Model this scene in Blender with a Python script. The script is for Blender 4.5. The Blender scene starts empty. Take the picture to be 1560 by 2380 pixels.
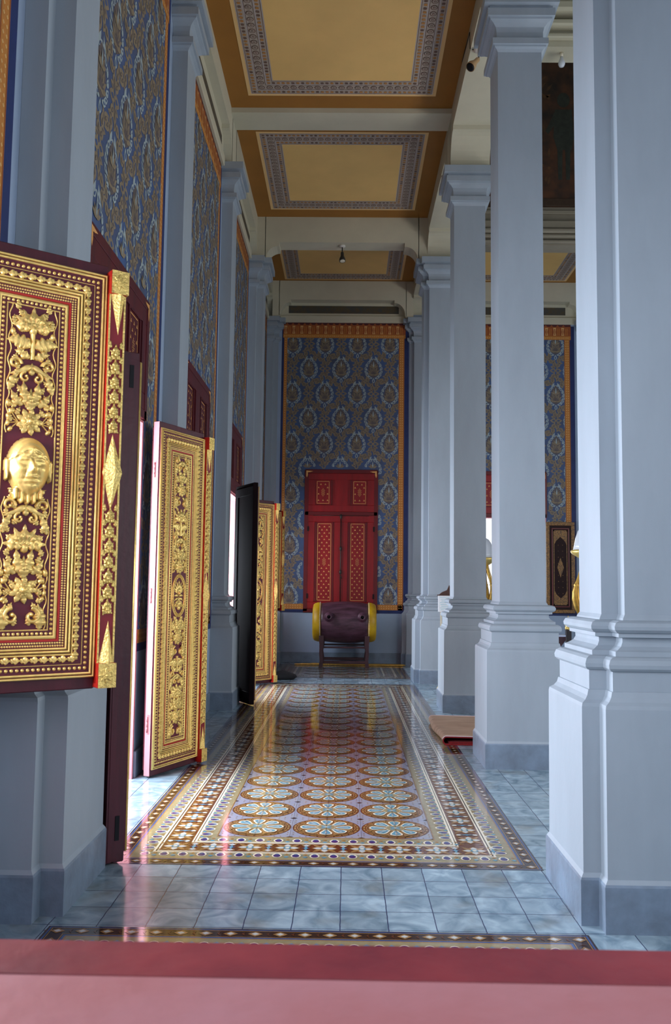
import bpy, math, random
from math import sin, cos, pi, radians as R, sqrt
from mathutils import Matrix, Vector
random.seed(7)
C = bpy.context.scene.collection
S = bpy.context.scene

# ------------------------------------------------------------------ camera
cam_d = bpy.data.cameras.new('camera'); cam = bpy.data.objects.new('camera', cam_d); C.objects.link(cam)
F_ = Vector((-0.01339028, 0.99631444, 0.0847245)); R_ = Vector((0.99984754, 0.01239164, 0.01230184)); U_ = Vector((-0.01120662, -0.08487631, 0.99632847))
m = Matrix.Identity(4)
for i in range(3):
    m[i][0] = R_[i]; m[i][1] = U_[i]; m[i][2] = -F_[i]
m[0][3], m[1][3], m[2][3] = 0, 0, 1.4034
cam.matrix_world = m
cam_d.sensor_fit = 'VERTICAL'; cam_d.sensor_height = 24.0; cam_d.lens = 24.0*2010.67/2380
cam_d.clip_start = 0.05; cam_d.clip_end = 200
cam_d.dof.use_dof = True; cam_d.dof.focus_distance = 7.0; cam_d.dof.aperture_fstop = 5.0
S.camera = cam

# ------------------------------------------------------------------ view, world, light
S.view_settings.view_transform = 'Standard'; S.view_settings.look = 'None'
S.view_settings.gamma = 1.0; S.view_settings.use_curve_mapping = False
S.view_settings.exposure = 0.4
cy = S.cycles
cy.max_bounces = 6; cy.diffuse_bounces = 4; cy.glossy_bounces = 3; cy.transmission_bounces = 4
cy.sample_clamp_indirect = 6.0; cy.use_denoising = True; cy.caustics_reflective = False; cy.caustics_refractive = False
cy.use_adaptive_sampling = True; cy.adaptive_threshold = 0.035
W = bpy.data.worlds.new('sky'); S.world = W; W.use_nodes = True
bg = W.node_tree.nodes['Background']; bg.inputs[0].default_value = (0.86, 0.92, 1.0, 1); bg.inputs[1].default_value = 1.05

def area(name, loc, direction, sx, sy, power, col=(0.80, 0.88, 1.0)):
    d = bpy.data.lights.new(name, 'AREA'); d.shape = 'RECTANGLE'; d.size = sx; d.size_y = sy; d.energy = power; d.color = col
    o = bpy.data.objects.new(name, d); C.objects.link(o); o.location = loc
    o.rotation_euler = Vector(direction).to_track_quat('-Z', 'Z').to_euler()
    return o
# daylight in the openings of the left wall (rotated rectangle: size = along wall, size_y = up)
for nm, y, z, h, p in (('window_daylight', 2.5, 1.8, 1.6, 190), ('doorway_daylight', 5.6, 1.3, 2.5, 320), ('doorway_daylight', 11.5, 1.3, 2.5, 340), ('window_daylight', 14.5, 1.8, 1.6, 110)):
    area(nm, (-2.5, y, z+0.25), (1, 0, -0.12), 1.3, h, p)
# daylight in the tall openings of the far side of the hall
for y in (2.5, 5.8, 9.0):
    area('window_daylight', (7.2, y, 2.6), (-1, 0, -0.05), 1.8, 3.2, 85, (1.0, 0.97, 0.92))
area('window_daylight', (3.0, 16.6, 2.0), (0, -1, -0.05), 1.2, 1.6, 22)

# ------------------------------------------------------------------ materials
def srgb(c):
    return tuple((x/12.92 if x <= 0.04045 else ((x+0.055)/1.055)**2.4) for x in [v/255 for v in c]) + (1,)
def mat(name, rgb, rough=0.6, metal=0.0, var=0.0, scale=4.0, bump=0.0, bscale=40.0, rgb2=None, coat=0.0, stretch=(1, 1, 1), spec=0.5, bdist=0.01):
    M_ = bpy.data.materials.new(name); M_.use_nodes = True; nt = M_.node_tree; P = nt.nodes['Principled BSDF']
    P.inputs['Roughness'].default_value = rough; P.inputs['Metallic'].default_value = metal
    P.inputs['Specular IOR Level'].default_value = spec
    if coat: P.inputs['Coat Weight'].default_value = coat; P.inputs['Coat Roughness'].default_value = 0.06
    a = srgb(rgb); P.inputs['Base Color'].default_value = a
    tc = nt.nodes.new('ShaderNodeTexCoord')
    if var or rgb2:
        mp = nt.nodes.new('ShaderNodeMapping'); nt.links.new(tc.outputs['Object'], mp.inputs[0]); mp.inputs['Scale'].default_value = stretch
        n = nt.nodes.new('ShaderNodeTexNoise'); n.inputs['Scale'].default_value = scale; n.inputs['Detail'].default_value = 5; n.inputs['Roughness'].default_value = 0.6
        nt.links.new(mp.outputs[0], n.inputs['Vector'])
        cr = nt.nodes.new('ShaderNodeValToRGB'); cr.color_ramp.elements[0].position = 0.32; cr.color_ramp.elements[1].position = 0.68
        b = srgb(rgb2) if rgb2 else tuple(x*(1-var) for x in a[:3])+(1,)
        c = a if rgb2 else tuple(min(1, x*(1+var)) for x in a[:3])+(1,)
        cr.color_ramp.elements[0].color = b; cr.color_ramp.elements[1].color = c
        nt.links.new(n.outputs['Fac'], cr.inputs[0]); nt.links.new(cr.outputs[0], P.inputs['Base Color'])
    if bump:
        n2 = nt.nodes.new('ShaderNodeTexNoise'); n2.inputs['Scale'].default_value = bscale; n2.inputs['Detail'].default_value = 4
        nt.links.new(tc.outputs['Object'], n2.inputs['Vector'])
        bp = nt.nodes.new('ShaderNodeBump'); bp.inputs['Strength'].default_value = bump; bp.inputs['Distance'].default_value = bdist
        nt.links.new(n2.outputs['Fac'], bp.inputs['Height']); nt.links.new(bp.outputs[0], P.inputs['Normal'])
    return M_
PL = mat('pale_blue_limewash', (149, 160, 170), 0.55, var=0.07, scale=1.6, bump=0.25, bscale=9, stretch=(2, 2, 0.5))
SK = mat('blue_grey_cement_skirting', (124, 141, 160), 0.38, rgb2=(104, 116, 130), scale=6, bump=0.3, bscale=25)
CR = mat('cream_plaster', (194, 189, 166), 0.7, var=0.06, scale=2, bump=0.2, bscale=10)
WL = mat('grey_blue_dado_paint', (150, 168, 192), 0.5, var=0.08, scale=1.5, bump=0.2, bscale=8)
NB = mat('navy_border_paint', (22, 40, 92), 0.6, var=0.2, scale=6)
GR = mat('panel_blue_paint', (62, 90, 138), 0.6, rgb2=(66, 74, 96), scale=2.2)
MW = mat('panel_pale_motif', (150, 164, 166), 0.6, var=0.2, scale=30)
MO = mat('panel_ochre_motif', (130, 116, 94), 0.6, var=0.2, scale=25)
MD = mat('panel_umber_motif', (92, 84, 84), 0.6, var=0.2, scale=40)
OB = mat('orange_border_paint', (186, 120, 48), 0.6, var=0.12, scale=30)
OD = mat('rust_orange_paint', (150, 76, 30), 0.6, var=0.15, scale=20)
OL = mat('pale_gold_paint', (214, 168, 104), 0.6)
MR = mat('maroon_paint', (74, 22, 26), 0.6, var=0.2, scale=20)
RD = mat('oxblood_red_lacquer', (136, 6, 12), 0.36, var=0.22, scale=2.2, spec=0.5, stretch=(4, 4, 0.6))
RDD = mat('deep_red_lacquer', (100, 5, 11), 0.38, var=0.15, scale=3)
RW = mat('dark_maroon_lacquer', (92, 18, 26), 0.42, rgb2=(66, 14, 24), scale=3, stretch=(5, 5, 0.6))  # darker maroon variant of the red lacquer, for the left wall joinery
RB = mat('vermilion_paint', (176, 34, 22), 0.4, var=0.1, scale=8)
DW = mat('dark_maroon_wood', (74, 20, 32), 0.38, var=0.3, scale=3, stretch=(6, 6, 0.5), bump=0.15, bscale=20)
PS = mat('worn_pink_sill_paint', (168, 104, 106), 0.5, rgb2=(176, 122, 130), scale=2.5, bump=0.2, bscale=30)
PK = mat('faded_pink_wood', (206, 130, 136), 0.45, var=0.14, scale=3, stretch=(5, 5, 0.6), bump=0.2, bscale=30)
PH = mat('painted_pink_hinge', (176, 112, 116), 0.4, metal=0.3)
BK = mat('black_iron', (22, 22, 26), 0.45, metal=0.6)
IR = mat('dark_bronze_iron', (62, 58, 54), 0.45, metal=0.6)
GD = mat('gold_leaf', (240, 208, 122), 0.36, metal=0.55, var=0.12, scale=30, bump=0.35, bscale=70, bdist=0.003)
GDC = mat('punched_gold_leaf', (236, 204, 118), 0.36, metal=0.55, var=0.25, scale=60, bump=1.0, bscale=95, bdist=0.006)
GB = mat('antique_gold', (200, 160, 76), 0.4, metal=0.6, var=0.2, scale=25)
GPT = mat('gold_stencil_paint', (222, 160, 92), 0.5, var=0.15, scale=60)
MG = mat('maroon_carving_ground', (92, 20, 40), 0.55, var=0.15, scale=20)
CB = mat('ceiling_umber_paint', (152, 102, 36), 0.65, var=0.1, scale=1.5)
CT = mat('ceiling_tan_paint', (228, 188, 126), 0.65)
CG = mat('ceiling_gold_paint', (228, 188, 116), 0.65, var=0.07, scale=1.2)
CL = mat('ceiling_stencil_grey', (172, 158, 144), 0.65)
CD = mat('ceiling_stencil_brown', (108, 84, 72), 0.65)
CO = mat('ceiling_stencil_orange', (172, 122, 66), 0.65)
def floor_mat():
    M_ = bpy.data.materials.new('polished_blue_cement_tile'); M_.use_nodes = True; nt = M_.node_tree; P = nt.nodes['Principled BSDF']
    N = nt.nodes.new; L = nt.links.new
    tc = N('ShaderNodeTexCoord'); sp = N('ShaderNodeSeparateXYZ'); L(tc.outputs['Object'], sp.inputs[0])
    warp = N('ShaderNodeTexNoise'); warp.inputs['Scale'].default_value = 14; L(tc.outputs['Object'], warp.inputs['Vector'])
    def grid(sock, off):
        a = N('ShaderNodeMath'); a.operation = 'ADD'; a.inputs[1].default_value = off; L(sock, a.inputs[0])
        w_ = N('ShaderNodeMath'); w_.operation = 'MULTIPLY_ADD'; w_.inputs[1].default_value = 0.006; L(warp.outputs['Fac'], w_.inputs[0]); L(a.outputs[0], w_.inputs[2])
        b = N('ShaderNodeMath'); b.operation = 'PINGPONG'; b.inputs[1].default_value = 0.1; L(w_.outputs[0], b.inputs[0])
        c = N('ShaderNodeMath'); c.operation = 'LESS_THAN'; c.inputs[1].default_value = 0.0022; L(b.outputs[0], c.inputs[0]); return c
    gx = grid(sp.outputs['X'], 10.007); gy = grid(sp.outputs['Y'], 9.921)
    g = N('ShaderNodeMath'); g.operation = 'MAXIMUM'; L(gx.outputs[0], g.inputs[0]); L(gy.outputs[0], g.inputs[1])
    # per-tile tone
    fl = N('ShaderNodeVectorMath'); fl.operation = 'SNAP'; fl.inputs[1].default_value = (0.2, 0.2, 0.2)
    ad = N('ShaderNodeVectorMath'); ad.operation = 'ADD'; ad.inputs[1].default_value = (10.01, 9.924, 0); L(tc.outputs['Object'], ad.inputs[0]); L(ad.outputs[0], fl.inputs[0])
    wn = N('ShaderNodeTexWhiteNoise'); L(fl.outputs[0], wn.inputs['Vector'])
    n1 = N('ShaderNodeTexNoise'); n1.inputs['Scale'].default_value = 7; n1.inputs['Detail'].default_value = 6; n1.inputs['Distortion'].default_value = 1.2; L(tc.outputs['Object'], n1.inputs['Vector'])
    cr = N('ShaderNodeValToRGB'); cr.color_ramp.elements[0].position = 0.3; cr.color_ramp.elements[1].position = 0.7
    cr.color_ramp.elements[0].color = srgb((104, 128, 144)); cr.color_ramp.elements[1].color = srgb((162, 184, 196)); L(n1.outputs['Fac'], cr.inputs[0])
    hs = N('ShaderNodeHueSaturation'); mr = N('ShaderNodeMapRange'); mr.inputs[3].default_value = 0.78; mr.inputs[4].default_value = 1.1; L(wn.outputs['Value'], mr.inputs[0]); L(mr.outputs[0], hs.inputs['Value']); L(cr.outputs[0], hs.inputs['Color'])
    n3 = N('ShaderNodeTexNoise'); n3.inputs['Scale'].default_value = 3.3; n3.inputs['Detail'].default_value = 3; L(tc.outputs['Object'], n3.inputs['Vector'])
    st = N('ShaderNodeMapRange'); st.inputs[1].default_value = 0.56; st.inputs[2].default_value = 0.72; st.inputs[4].default_value = 0.55; L(n3.outputs['Fac'], st.inputs[0])
    mx0 = N('ShaderNodeMixRGB'); mx0.inputs[2].default_value = srgb((116, 112, 98)); L(st.outputs[0], mx0.inputs[0]); L(hs.outputs[0], mx0.inputs[1])
    mx = N('ShaderNodeMixRGB'); mx.inputs[2].default_value = srgb((52, 62, 92)); L(g.outputs[0], mx.inputs[0]); L(mx0.outputs[0], mx.inputs[1])
    L(mx.outputs[0], P.inputs['Base Color'])
    rr = N('ShaderNodeMapRange'); rr.inputs[3].default_value = 0.10; rr.inputs[4].default_value = 0.26; L(n1.outputs['Fac'], rr.inputs[0]); L(rr.outputs[0], P.inputs['Roughness'])
    bp = N('ShaderNodeBump'); bp.inputs['Strength'].default_value = 0.5; bp.inputs['Distance'].default_value = 0.002; bp.invert = True; L(g.outputs[0], bp.inputs['Height']); L(bp.outputs[0], P.inputs['Normal'])
    return M_
FT = floor_mat()
def tilem(n, c, var=0.1, sc=25): return mat('glazed_tile_'+n, c, 0.1, var=var, scale=sc, coat=0.6)
T_FIELD = mat('glazed_tile_lilac', (148, 147, 152), 0.1, rgb2=(136, 138, 162), scale=7, coat=0.6)
T_BROWN = tilem('brown', (98, 54, 30)); T_GOLD = tilem('ochre', (150, 114, 70)); T_WHITE = tilem('cream', (222, 214, 190), 0.05)
T_BLUE = tilem('teal_blue', (92, 140, 160), 0.25); T_TAN = tilem('tan', (172, 158, 128)); T_PURP = tilem('purple', (66, 46, 104))
T_OLIVE = tilem('olive_ochre', (146, 134, 100)); T_DARK = tilem('umber', (58, 36, 26)); T_NAVY = tilem('navy', (64, 84, 130)); T_GREY = tilem('pale_grey', (188, 192, 190))

# ------------------------------------------------------------------ mesh builder
class G:
    def __init__(s): s.v = []; s.f = []; s.m = []; s.sm = []
    def face(s, pts, mi=0, smooth=False):
        b = len(s.v); s.v += [tuple(p) for p in pts]; s.f.append(tuple(range(b, b+len(pts)))); s.m.append(mi); s.sm.append(smooth)
    def box(s, x0, x1, y0, y1, z0, z1, mi=0, bev=0.0):
        if bev > 0:
            b = min(bev, (x1-x0)/2.01, (y1-y0)/2.01, (z1-z0)/2.01)
            def ring(d, z): return [(x0+d, y0+d, z), (x1-d, y0+d, z), (x1-d, y1-d, z), (x0+d, y1-d, z)]
            s.loft([ring(b, z0), ring(0, z0+b), ring(0, z1-b), ring(b, z1)], mi); return
        b = len(s.v)
        s.v += [(x0, y0, z0), (x1, y0, z0), (x1, y1, z0), (x0, y1, z0), (x0, y0, z1), (x1, y0, z1), (x1, y1, z1), (x0, y1, z1)]
        for q in ((0, 3, 2, 1), (4, 5, 6, 7), (0, 1, 5, 4), (1, 2, 6, 5), (2, 3, 7, 6), (3, 0, 4, 7)):
            s.f.append(tuple(b+i for i in q)); s.m.append(mi); s.sm.append(False)
    def loft(s, rings, mi=0, cap=True, smooth=False, closed=True):
        n = len(rings[0]); b = len(s.v)
        for r in rings: s.v += [tuple(p) for p in r]
        for k in range(len(rings)-1):
            for i in range(n if closed else n-1):
                j = (i+1) % n
                s.f.append((b+k*n+i, b+k*n+j, b+(k+1)*n+j, b+(k+1)*n+i)); s.m.append(mi); s.sm.append(smooth)
        if cap and closed:
            s.f.append(tuple(b+i for i in reversed(range(n)))); s.m.append(mi); s.sm.append(False)
            s.f.append(tuple(b+(len(rings)-1)*n+i for i in range(n))); s.m.append(mi); s.sm.append(False)
    def lathe(s, prof, cx=0, cy=0, cz=0, seg=24, mi=0, axis='z', smooth=True):
        rings = []
        for r, h in prof:
            ring = []
            for i in range(seg):
                a = 2*pi*i/seg
                if axis == 'z': ring.append((cx+r*cos(a), cy+r*sin(a), cz+h))
                elif axis == 'x': ring.append((cx+h, cy+r*cos(a), cz+r*sin(a)))
                else: ring.append((cx+r*sin(a), cy+h, cz+r*cos(a)))
            rings.append(ring)
        s.loft(rings, mi, True, smooth)
    def tube(s, pts, r, mi=0, seg=8):
        rr = r if isinstance(r, (list, tuple)) else [r]*len(pts)
        P = [Vector(p) for p in pts]; rings = []
        for i, p in enumerate(P):
            t = (P[min(i+1, len(P)-1)]-P[max(i-1, 0)]).normalized()
            a = Vector((0, 0, 1)) if abs(t.z) < 0.9 else Vector((1, 0, 0))
            n = t.cross(a).normalized(); b = t.cross(n)
            rings.append([p+(n*cos(2*pi*k/seg)+b*sin(2*pi*k/seg))*rr[i] for k in range(seg)])
        s.loft(rings, mi, True, True)
    def extrude(s, outline, axis, a0, a1, mi=0):
        # outline: 2D points; axis x -> (y,z) outline, y -> (x,z), z -> (x,y)
        def p3(p, a): return (a, p[0], p[1]) if axis == 'x' else ((p[0], a, p[1]) if axis == 'y' else (p[0], p[1], a))
        s.loft([[p3(p, a0) for p in outline], [p3(p, a1) for p in outline]], mi)
    def build(s, name, mats, parent=None, org=(0, 0, 0), bevel=0):
        me = bpy.data.meshes.new(name)
        v = [(a-org[0], b-org[1], c-org[2]) for a, b, c in s.v] if any(org) else s.v
        me.from_pydata(v, [], s.f); me.polygons.foreach_set('material_index', s.m); me.polygons.foreach_set('use_smooth', s.sm)
        mats = mats if isinstance(mats, (list, tuple)) else [mats]
        for k in mats: me.materials.append(k)
        me.update()
        o = bpy.data.objects.new(name, me); C.objects.link(o)
        if parent: o.parent = parent
        elif any(org): o.location = org
        return o
def fixn(o):
    import bmesh
    bm = bmesh.new(); bm.from_mesh(o.data); bmesh.ops.recalc_face_normals(bm, faces=bm.faces); bm.to_mesh(o.data); bm.free(); return o
def tag(o, label, cat, group=None):
    o['label'] = label; o['category'] = cat
    if group: o['group'] = group
    return o
def struct(o): o['kind'] = 'structure'; return o
def thing(name, label, cat, loc=(0, 0, 0), rz=0, group=None):
    o = bpy.data.objects.new(name, None); C.objects.link(o); o.location = loc; o.rotation_euler = (0, 0, rz); o.empty_display_size = 0.2
    return tag(o, label, cat, group)
def sroot(name, loc=(0, 0, 0), rz=0):
    o = bpy.data.objects.new(name, None); C.objects.link(o); o.location = loc; o.rotation_euler = (0, 0, rz); return struct(o)
def dup(root, loc, rz, label, group=None, skip=()):
    r = root.copy(); C.objects.link(r); r.location = loc; r.rotation_euler = (0, 0, rz); r['label'] = label
    if group: r['group'] = group
    for ch in list(root.children):
        if ch.name.split('.')[0] in skip: continue
        c = ch.copy(); C.objects.link(c); c.parent = r
        for g in list(ch.children):
            d = g.copy(); C.objects.link(d); d.parent = c
    return r
def offset(poly, d):
    n = len(poly); out = []
    for i in range(n):
        a, b, c = poly[i-1], poly[i], poly[(i+1) % n]
        e1 = (b[0]-a[0], b[1]-a[1]); e2 = (c[0]-b[0], c[1]-b[1])
        l1 = math.hypot(*e1); l2 = math.hypot(*e2)
        n1 = (e1[1]/l1, -e1[0]/l1); n2 = (e2[1]/l2, -e2[0]/l2)
        out.append((b[0]+d*(n1[0]+n2[0]), b[1]+d*(n1[1]+n2[1])))
    return out

# ================================================================== SETTING
YB = 15.9; XW = -1.53; H = 7.06
# floor
g = G(); g.box(-1.99, 7.6, 0.62, 16.3, -0.12, 0.0)
struct(g.build('floor', FT))
g = G(); g.box(-9, -1.99, -1, 18, -0.2, -0.06); g.box(-9, 9, 16.3, 24, -0.2, -0.06)
struct(g.build('ground', mat('sunlit_paving', (205, 205, 200), 0.8)))

# wall with openings helper: boxes between openings, along u with thickness
def wall_boxes(g, u0, u1, z1, ops, place):
    cuts = sorted(ops)
    cur = u0
    for (a, b, zb, zt) in cuts:
        place(cur, a, 0, z1)
        if zb > 0: place(a, b, 0, zb)
        place(a, b, zt, z1)
        cur = b
    place(cur, u1, 0, z1)
OPS = [(1.75, 3.25, 0.96, 3.5), (4.85, 6.36, 0, 3.5), (7.84, 9.30, 0, 3.5), (10.76, 12.24, 0, 3.5), (13.75, 15.2, 0.96, 3.5)]
g = G(); wall_boxes(g, 0.4, YB+0.4, 7.4, OPS, lambda a, b, z0, z1: g.box(XW-0.42, XW, a, b, z0, z1))
wall_left = struct(g.build('wall_left', WL))
BOPS = [(-0.775, 0.555, 0.93, 3.53), (2.33, 3.66, 0.93, 3.53)]
g = G(); wall_boxes(g, XW, 7.6, 9.9, BOPS, lambda a, b, z0, z1: g.box(a, b, YB, YB+0.4, z0, z1))
wall_back = struct(g.build('wall_back', WL))
ROPS = [(1.7, 3.3, 0.9, 4.4), (5.0, 6.6, 0.9, 4.4), (8.2, 9.8, 0.9, 4.4)]
g = G(); wall_boxes(g, 0.4, YB+0.4, 11.5, ROPS, lambda a, b, z0, z1: g.box(7.6, 8.0, a, b, z0, z1))
struct(g.build('wall_right', WL))
# near end wall: dado under the sill and masonry above and beside the wide opening
g = G(); g.box(-1.95, 8.0, 0.5, 0.85, 0, 0.9); g.box(-1.95, 8.0, 0.5, 0.85, 3.9, 11.5); g.box(1.9, 3.4, 0.5, 0.85, 0.9, 3.9); g.box(6.4, 8.0, 0.5, 0.85, 0.9, 3.9); g.box(-1.95, -1.25, 0.5, 0.85, 0.9, 3.9)
struct(g.build('wall_front', WL))
# skirting along walls
def skirt(name, boxes):
    g = G()
    for b in boxes: g.box(*b, bev=0.004)
    struct(g.build(name, SK))
skirt('baseboard_left', [(XW-0.0, XW+0.02, a, b, 0, 0.19) for a, b in ((0.9, 3.7), (4.4, 4.84), (6.37, 6.85), (7.5, 7.83), (9.31, 9.85), (10.5, 10.75), (12.25, 12.7), (13.5, 15.7))])
skirt('baseboard_back', [(-1.45, 1.1, YB-0.02, YB, 0, 0.19), (1.9, 4.1, YB-0.02, YB, 0, 0.19)])

# ---- painted wall panels (local u, -n, v ; placed flat on the wall)
def leafp(cx, cy, L, Wd, ang, n=10):
    pts = []
    for k in range(n):
        t = k/(n/2) if k <= n/2 else (n-k)/(n/2)
        s_ = 1 if k < n/2 else -1
        w = Wd*(sin(pi*t**0.75))*s_ if 0 < t < 1 else 0
        pts.append((t*L, w))
    c, s2 = cos(ang), sin(ang)
    return [(cx+x*c-y*s2, cy+x*s2+y*c) for x, y in pts]
def painted_panel(name, parent, loc, rz, b0, b1, zb, zt, hole=None, cover=None, ucen=None, rowz=4.55):
    """b0,b1: outer navy edges in u. hole: (a,b,z0,z1) open part to cut. cover: part hidden by joinery."""
    g = G(); lay = lambda k: 0.004+0.0011*k
    def rect(u0, u1, v0, v1, k, mi):
        n = -lay(k); g.face([(u0, n, v0), (u1, n, v0), (u1, n, v1), (u0, n, v1)], mi)
    def rect_h(u0, u1, v0, v1, k, mi):
        if hole and not (u1 <= hole[0] or u0 >= hole[1] or v1 <= hole[2] or v0 >= hole[3]):
            a, b, z0, z1 = hole
            if u0 < a: rect(u0, min(a, u1), v0, v1, k, mi)
            if u1 > b: rect(max(b, u0), u1, v0, v1, k, mi)
            aa, bb = max(a, u0), min(b, u1)
            if v0 < z0: rect(aa, bb, v0, z0, k, mi)
            if v1 > z1: rect(aa, bb, z1, v1, k, mi)
        else: rect(u0, u1, v0, v1, k, mi)
    o0, o1 = b0+0.045, b1-0.075           # gold border outer
    i0, i1 = o0+0.035, o1-0.11            # field
    i0, i1 = b0+0.10, b1-0.19
    o0, o1 = b0+0.04, b1-0.085
    fb, ft = zb+0.16, zt-0.29
    rect_h(b0, b1, zb, zt-0.03, 0, 0)
    for a, b, v0, v1 in ((o0, i0, zb+0.06, ft), (i1, o1, zb+0.06, ft), (o0, o1, zb+0.06, fb)): rect_h(a, b, v0, v1, 1, 1)
    rect_h(i0, i1, fb, ft, 1, 2)
    # dots in the border
    def inhole(u, v, pad=0.02): return hole and hole[0]-pad < u < hole[1]+pad and hole[2]-pad < v < hole[3]+pad
    def cov(u, v): return cover and cover[0] < u < cover[1] and cover[2] < v < cover[3]
    def dot(u, v, r, mi, k=2):
        if inhole(u, v) or cov(u, v): return
        n = -lay(k); g.face([(u-r, n, v), (u, n, v-r), (u+r, n, v), (u, n, v+r)], mi)
    v = zb+0.1
    while v < ft:
        w = o1-i1
        for uu in (i1+w*0.32, i1+w*0.68): dot(uu, v, 0.011, 5)
        dot((o0+i0)/2, v, 0.011, 5)
        v += 0.045
    u = i0
    while u < i1:
        for vv in (zb+0.09, zb+0.13): dot(u, vv, 0.011, 5)
        u += 0.045
    for a, b in ((i1+0.004, i1+0.012), (o1-0.012, o1-0.004)): rect_h(a, b, zb+0.06, ft, 2, 6)
    # valance
    rect(o0-0.02, o1+0.02, ft, ft+0.25, 2, 6)
    rect(o0-0.02, o1+0.02, ft+0.25, ft+0.29, 2, 7)
    rect(o0-0.02, o1+0.02, ft, ft+0.07, 3, 1)
    u = o0; k = 0
    while u < o1-0.03:
        n = -lay(3)
        wv = 0.055 if k % 2 == 0 else 0.02
        if k % 2 == 0:
            g.face([(u, n, ft+0.08), (u+wv, n, ft+0.08), (u+wv*0.75, n, ft+0.15), (u+wv, n, ft+0.23), (u, n, ft+0.23), (u+wv*0.25, n, ft+0.15)], 5)
            n = -lay(4); g.face([(u+wv*0.35, n, ft+0.09), (u+wv*0.65, n, ft+0.09), (u+wv*0.65, n, ft+0.21), (u+wv*0.35, n, ft+0.21)], 6)
        else:
            for q in (0, 0.03): g.face([(u+q, n, ft+0.08), (u+q+0.01, n, ft+0.08), (u+q+0.01, n, ft+0.22), (u+q, n, ft+0.22)], 1)
        n = -lay(4)
        for q in (0, 0.035): dot(u+q+0.012, ft+0.035, 0.012, 5, 4)
        u += 0.075; k += 1
    for q in range(int((o1-o0)/0.11)):
        uu = o0+0.05+q*0.11; n = -lay(3)
        g.face([(uu-0.03, n, ft+0.25), (uu+0.03, n, ft+0.25), (uu, n, ft+0.285)], 6)
    # damask
    cnt = [0]
    def poly(pts, k, mi):
        cx = sum(p[0] for p in pts)/len(pts); cz = sum(p[1] for p in pts)/len(pts)
        if not (i0-0.03 < cx < i1+0.03 and fb-0.03 < cz < ft+0.03): return
        us = [p[0] for p in pts]; vs = [p[1] for p in pts]
        if cov(cx, cz): return
        if hole and max(us) > hole[0] and min(us) < hole[1] and max(vs) > hole[2] and min(vs) < hole[3]: return
        cnt[0] += 1; n = -lay(k)-(cnt[0] % 60)*1.5e-5
        pp = [(min(max(a, i0), i1), n, min(max(b, fb), ft)) for a, b in pts]
        g.face(pp, mi)
    SX, SZ = 0.605, 0.472
    uc = ucen if ucen is not None else (i0+i1)/2
    rows = range(-9, 6)
    for r in rows:
        zc = rowz+r*SZ
        for c in range(-3, 4):
            ux = uc+c*SX+(SX/2 if r % 2 else 0)
            if ux < i0-0.35 or ux > i1+0.35 or zc < fb-0.4 or zc > ft+0.4: continue
            # lace medallion: pale flames round a floral bud
            for s_ in (1, -1):
                for q in range(7):
                    a = -1.25+q*0.38
                    px, pz = ux+s_*0.135*cos(a), zc+0.165*sin(a)-0.01
                    ln = 0.075+0.02*(q == 6)
                    ang = (pi/2+0.35-0.06*q) if s_ < 0 else (pi/2-0.35+0.06*q)
                    ang = a+1.35 if s_ > 0 else pi-(a+1.35)
                    poly(leafp(px, pz, ln, 0.024, ang), 2, 3)
                    poly(leafp(px+0.012*cos(ang), pz+0.012*sin(ang), ln*0.55, 0.010, ang), 3, 2)
                    if q < 5: poly(leafp(px-s_*0.02, pz, 0.05, 0.014, ang-s_*0.5), 4, 3)
                poly(leafp(ux+s_*0.075, zc+0.135, 0.12, 0.022, pi/2+s_*0.42), 2, 3)
            poly(leafp(ux, zc-0.27, 0.10, 0.028, pi/2), 2, 3); poly(leafp(ux, zc-0.255, 0.06, 0.012, pi/2), 3, 2)
            poly([(ux-0.10, zc), (ux-0.08, zc-0.12), (ux, zc-0.17), (ux+0.08, zc-0.12), (ux+0.10, zc), (ux+0.07, zc+0.11), (ux, zc+0.19), (ux-0.07, zc+0.11)], 2, 7 if False else 8)
            for q in range(7):
                ang = pi/2+(q-3)*0.42; poly(leafp(ux, zc-0.12, 0.19-0.018*abs(q-3), 0.022, ang), 3, 4)
                poly(leafp(ux, zc-0.10, 0.12-0.015*abs(q-3), 0.009, ang), 4, 8)
            for q in range(5): poly(leafp(ux, zc+0.02, 0.10, 0.017, pi/2+(q-2)*0.55), 5, 4)
            poly(leafp(ux, zc+0.03, 0.12, 0.012, pi/2), 6, 3)
            # crossing flower and lattice of ochre leaves
            fx, fz = ux+SX/2, zc
            for q in range(4):
                ang = q*pi/2
                poly(leafp(fx, fz, 0.115, 0.042, ang), 2, 4); poly(leafp(fx+0.018*cos(ang), fz+0.018*sin(ang), 0.06, 0.018, ang), 3, 2)
                poly(leafp(fx, fz, 0.05, 0.012, ang+pi/4), 2, 4)
            for sx in (1, -1):
                for sz in (1, -1):
                    for q in range(5):
                        t = 0.13+q*0.165
                        # from crossing (fx,fz) outwards to (fx+sx*SX/2, fz+sz*SZ)
                        px = fx+sx*(SX/2)*(t**1.5); pz = fz+sz*SZ*t
                        ang = math.atan2(sz*SZ, sx*SX/2*1.5*(t**0.5+0.05))
                        off = 0.3 if q % 2 else -0.3
                        if t > 0.6: continue
                        poly(leafp(px, pz, 0.125, 0.040, ang+off), 2, 4)
                        poly(leafp(px+0.02*cos(ang+off), pz+0.02*sin(ang+off), 0.06, 0.015, ang+off), 3, 8)
                        poly(leafp(px+0.03*cos(ang+off), pz+0.03*sin(ang+off), 0.035, 0.007, ang+off), 4, 4)
                        poly(leafp(px, pz, 0.085, 0.024, ang-off*3.4), 2, 4); poly(leafp(px, pz, 0.05, 0.010, ang-off*3.4), 3, 8)
    o = g.build(name, [NB, OB, GR, MW, MO, OL, OD, MR, MD], parent)
    o.location = loc; o.rotation_euler = (0, 0, rz)
    return o
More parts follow.
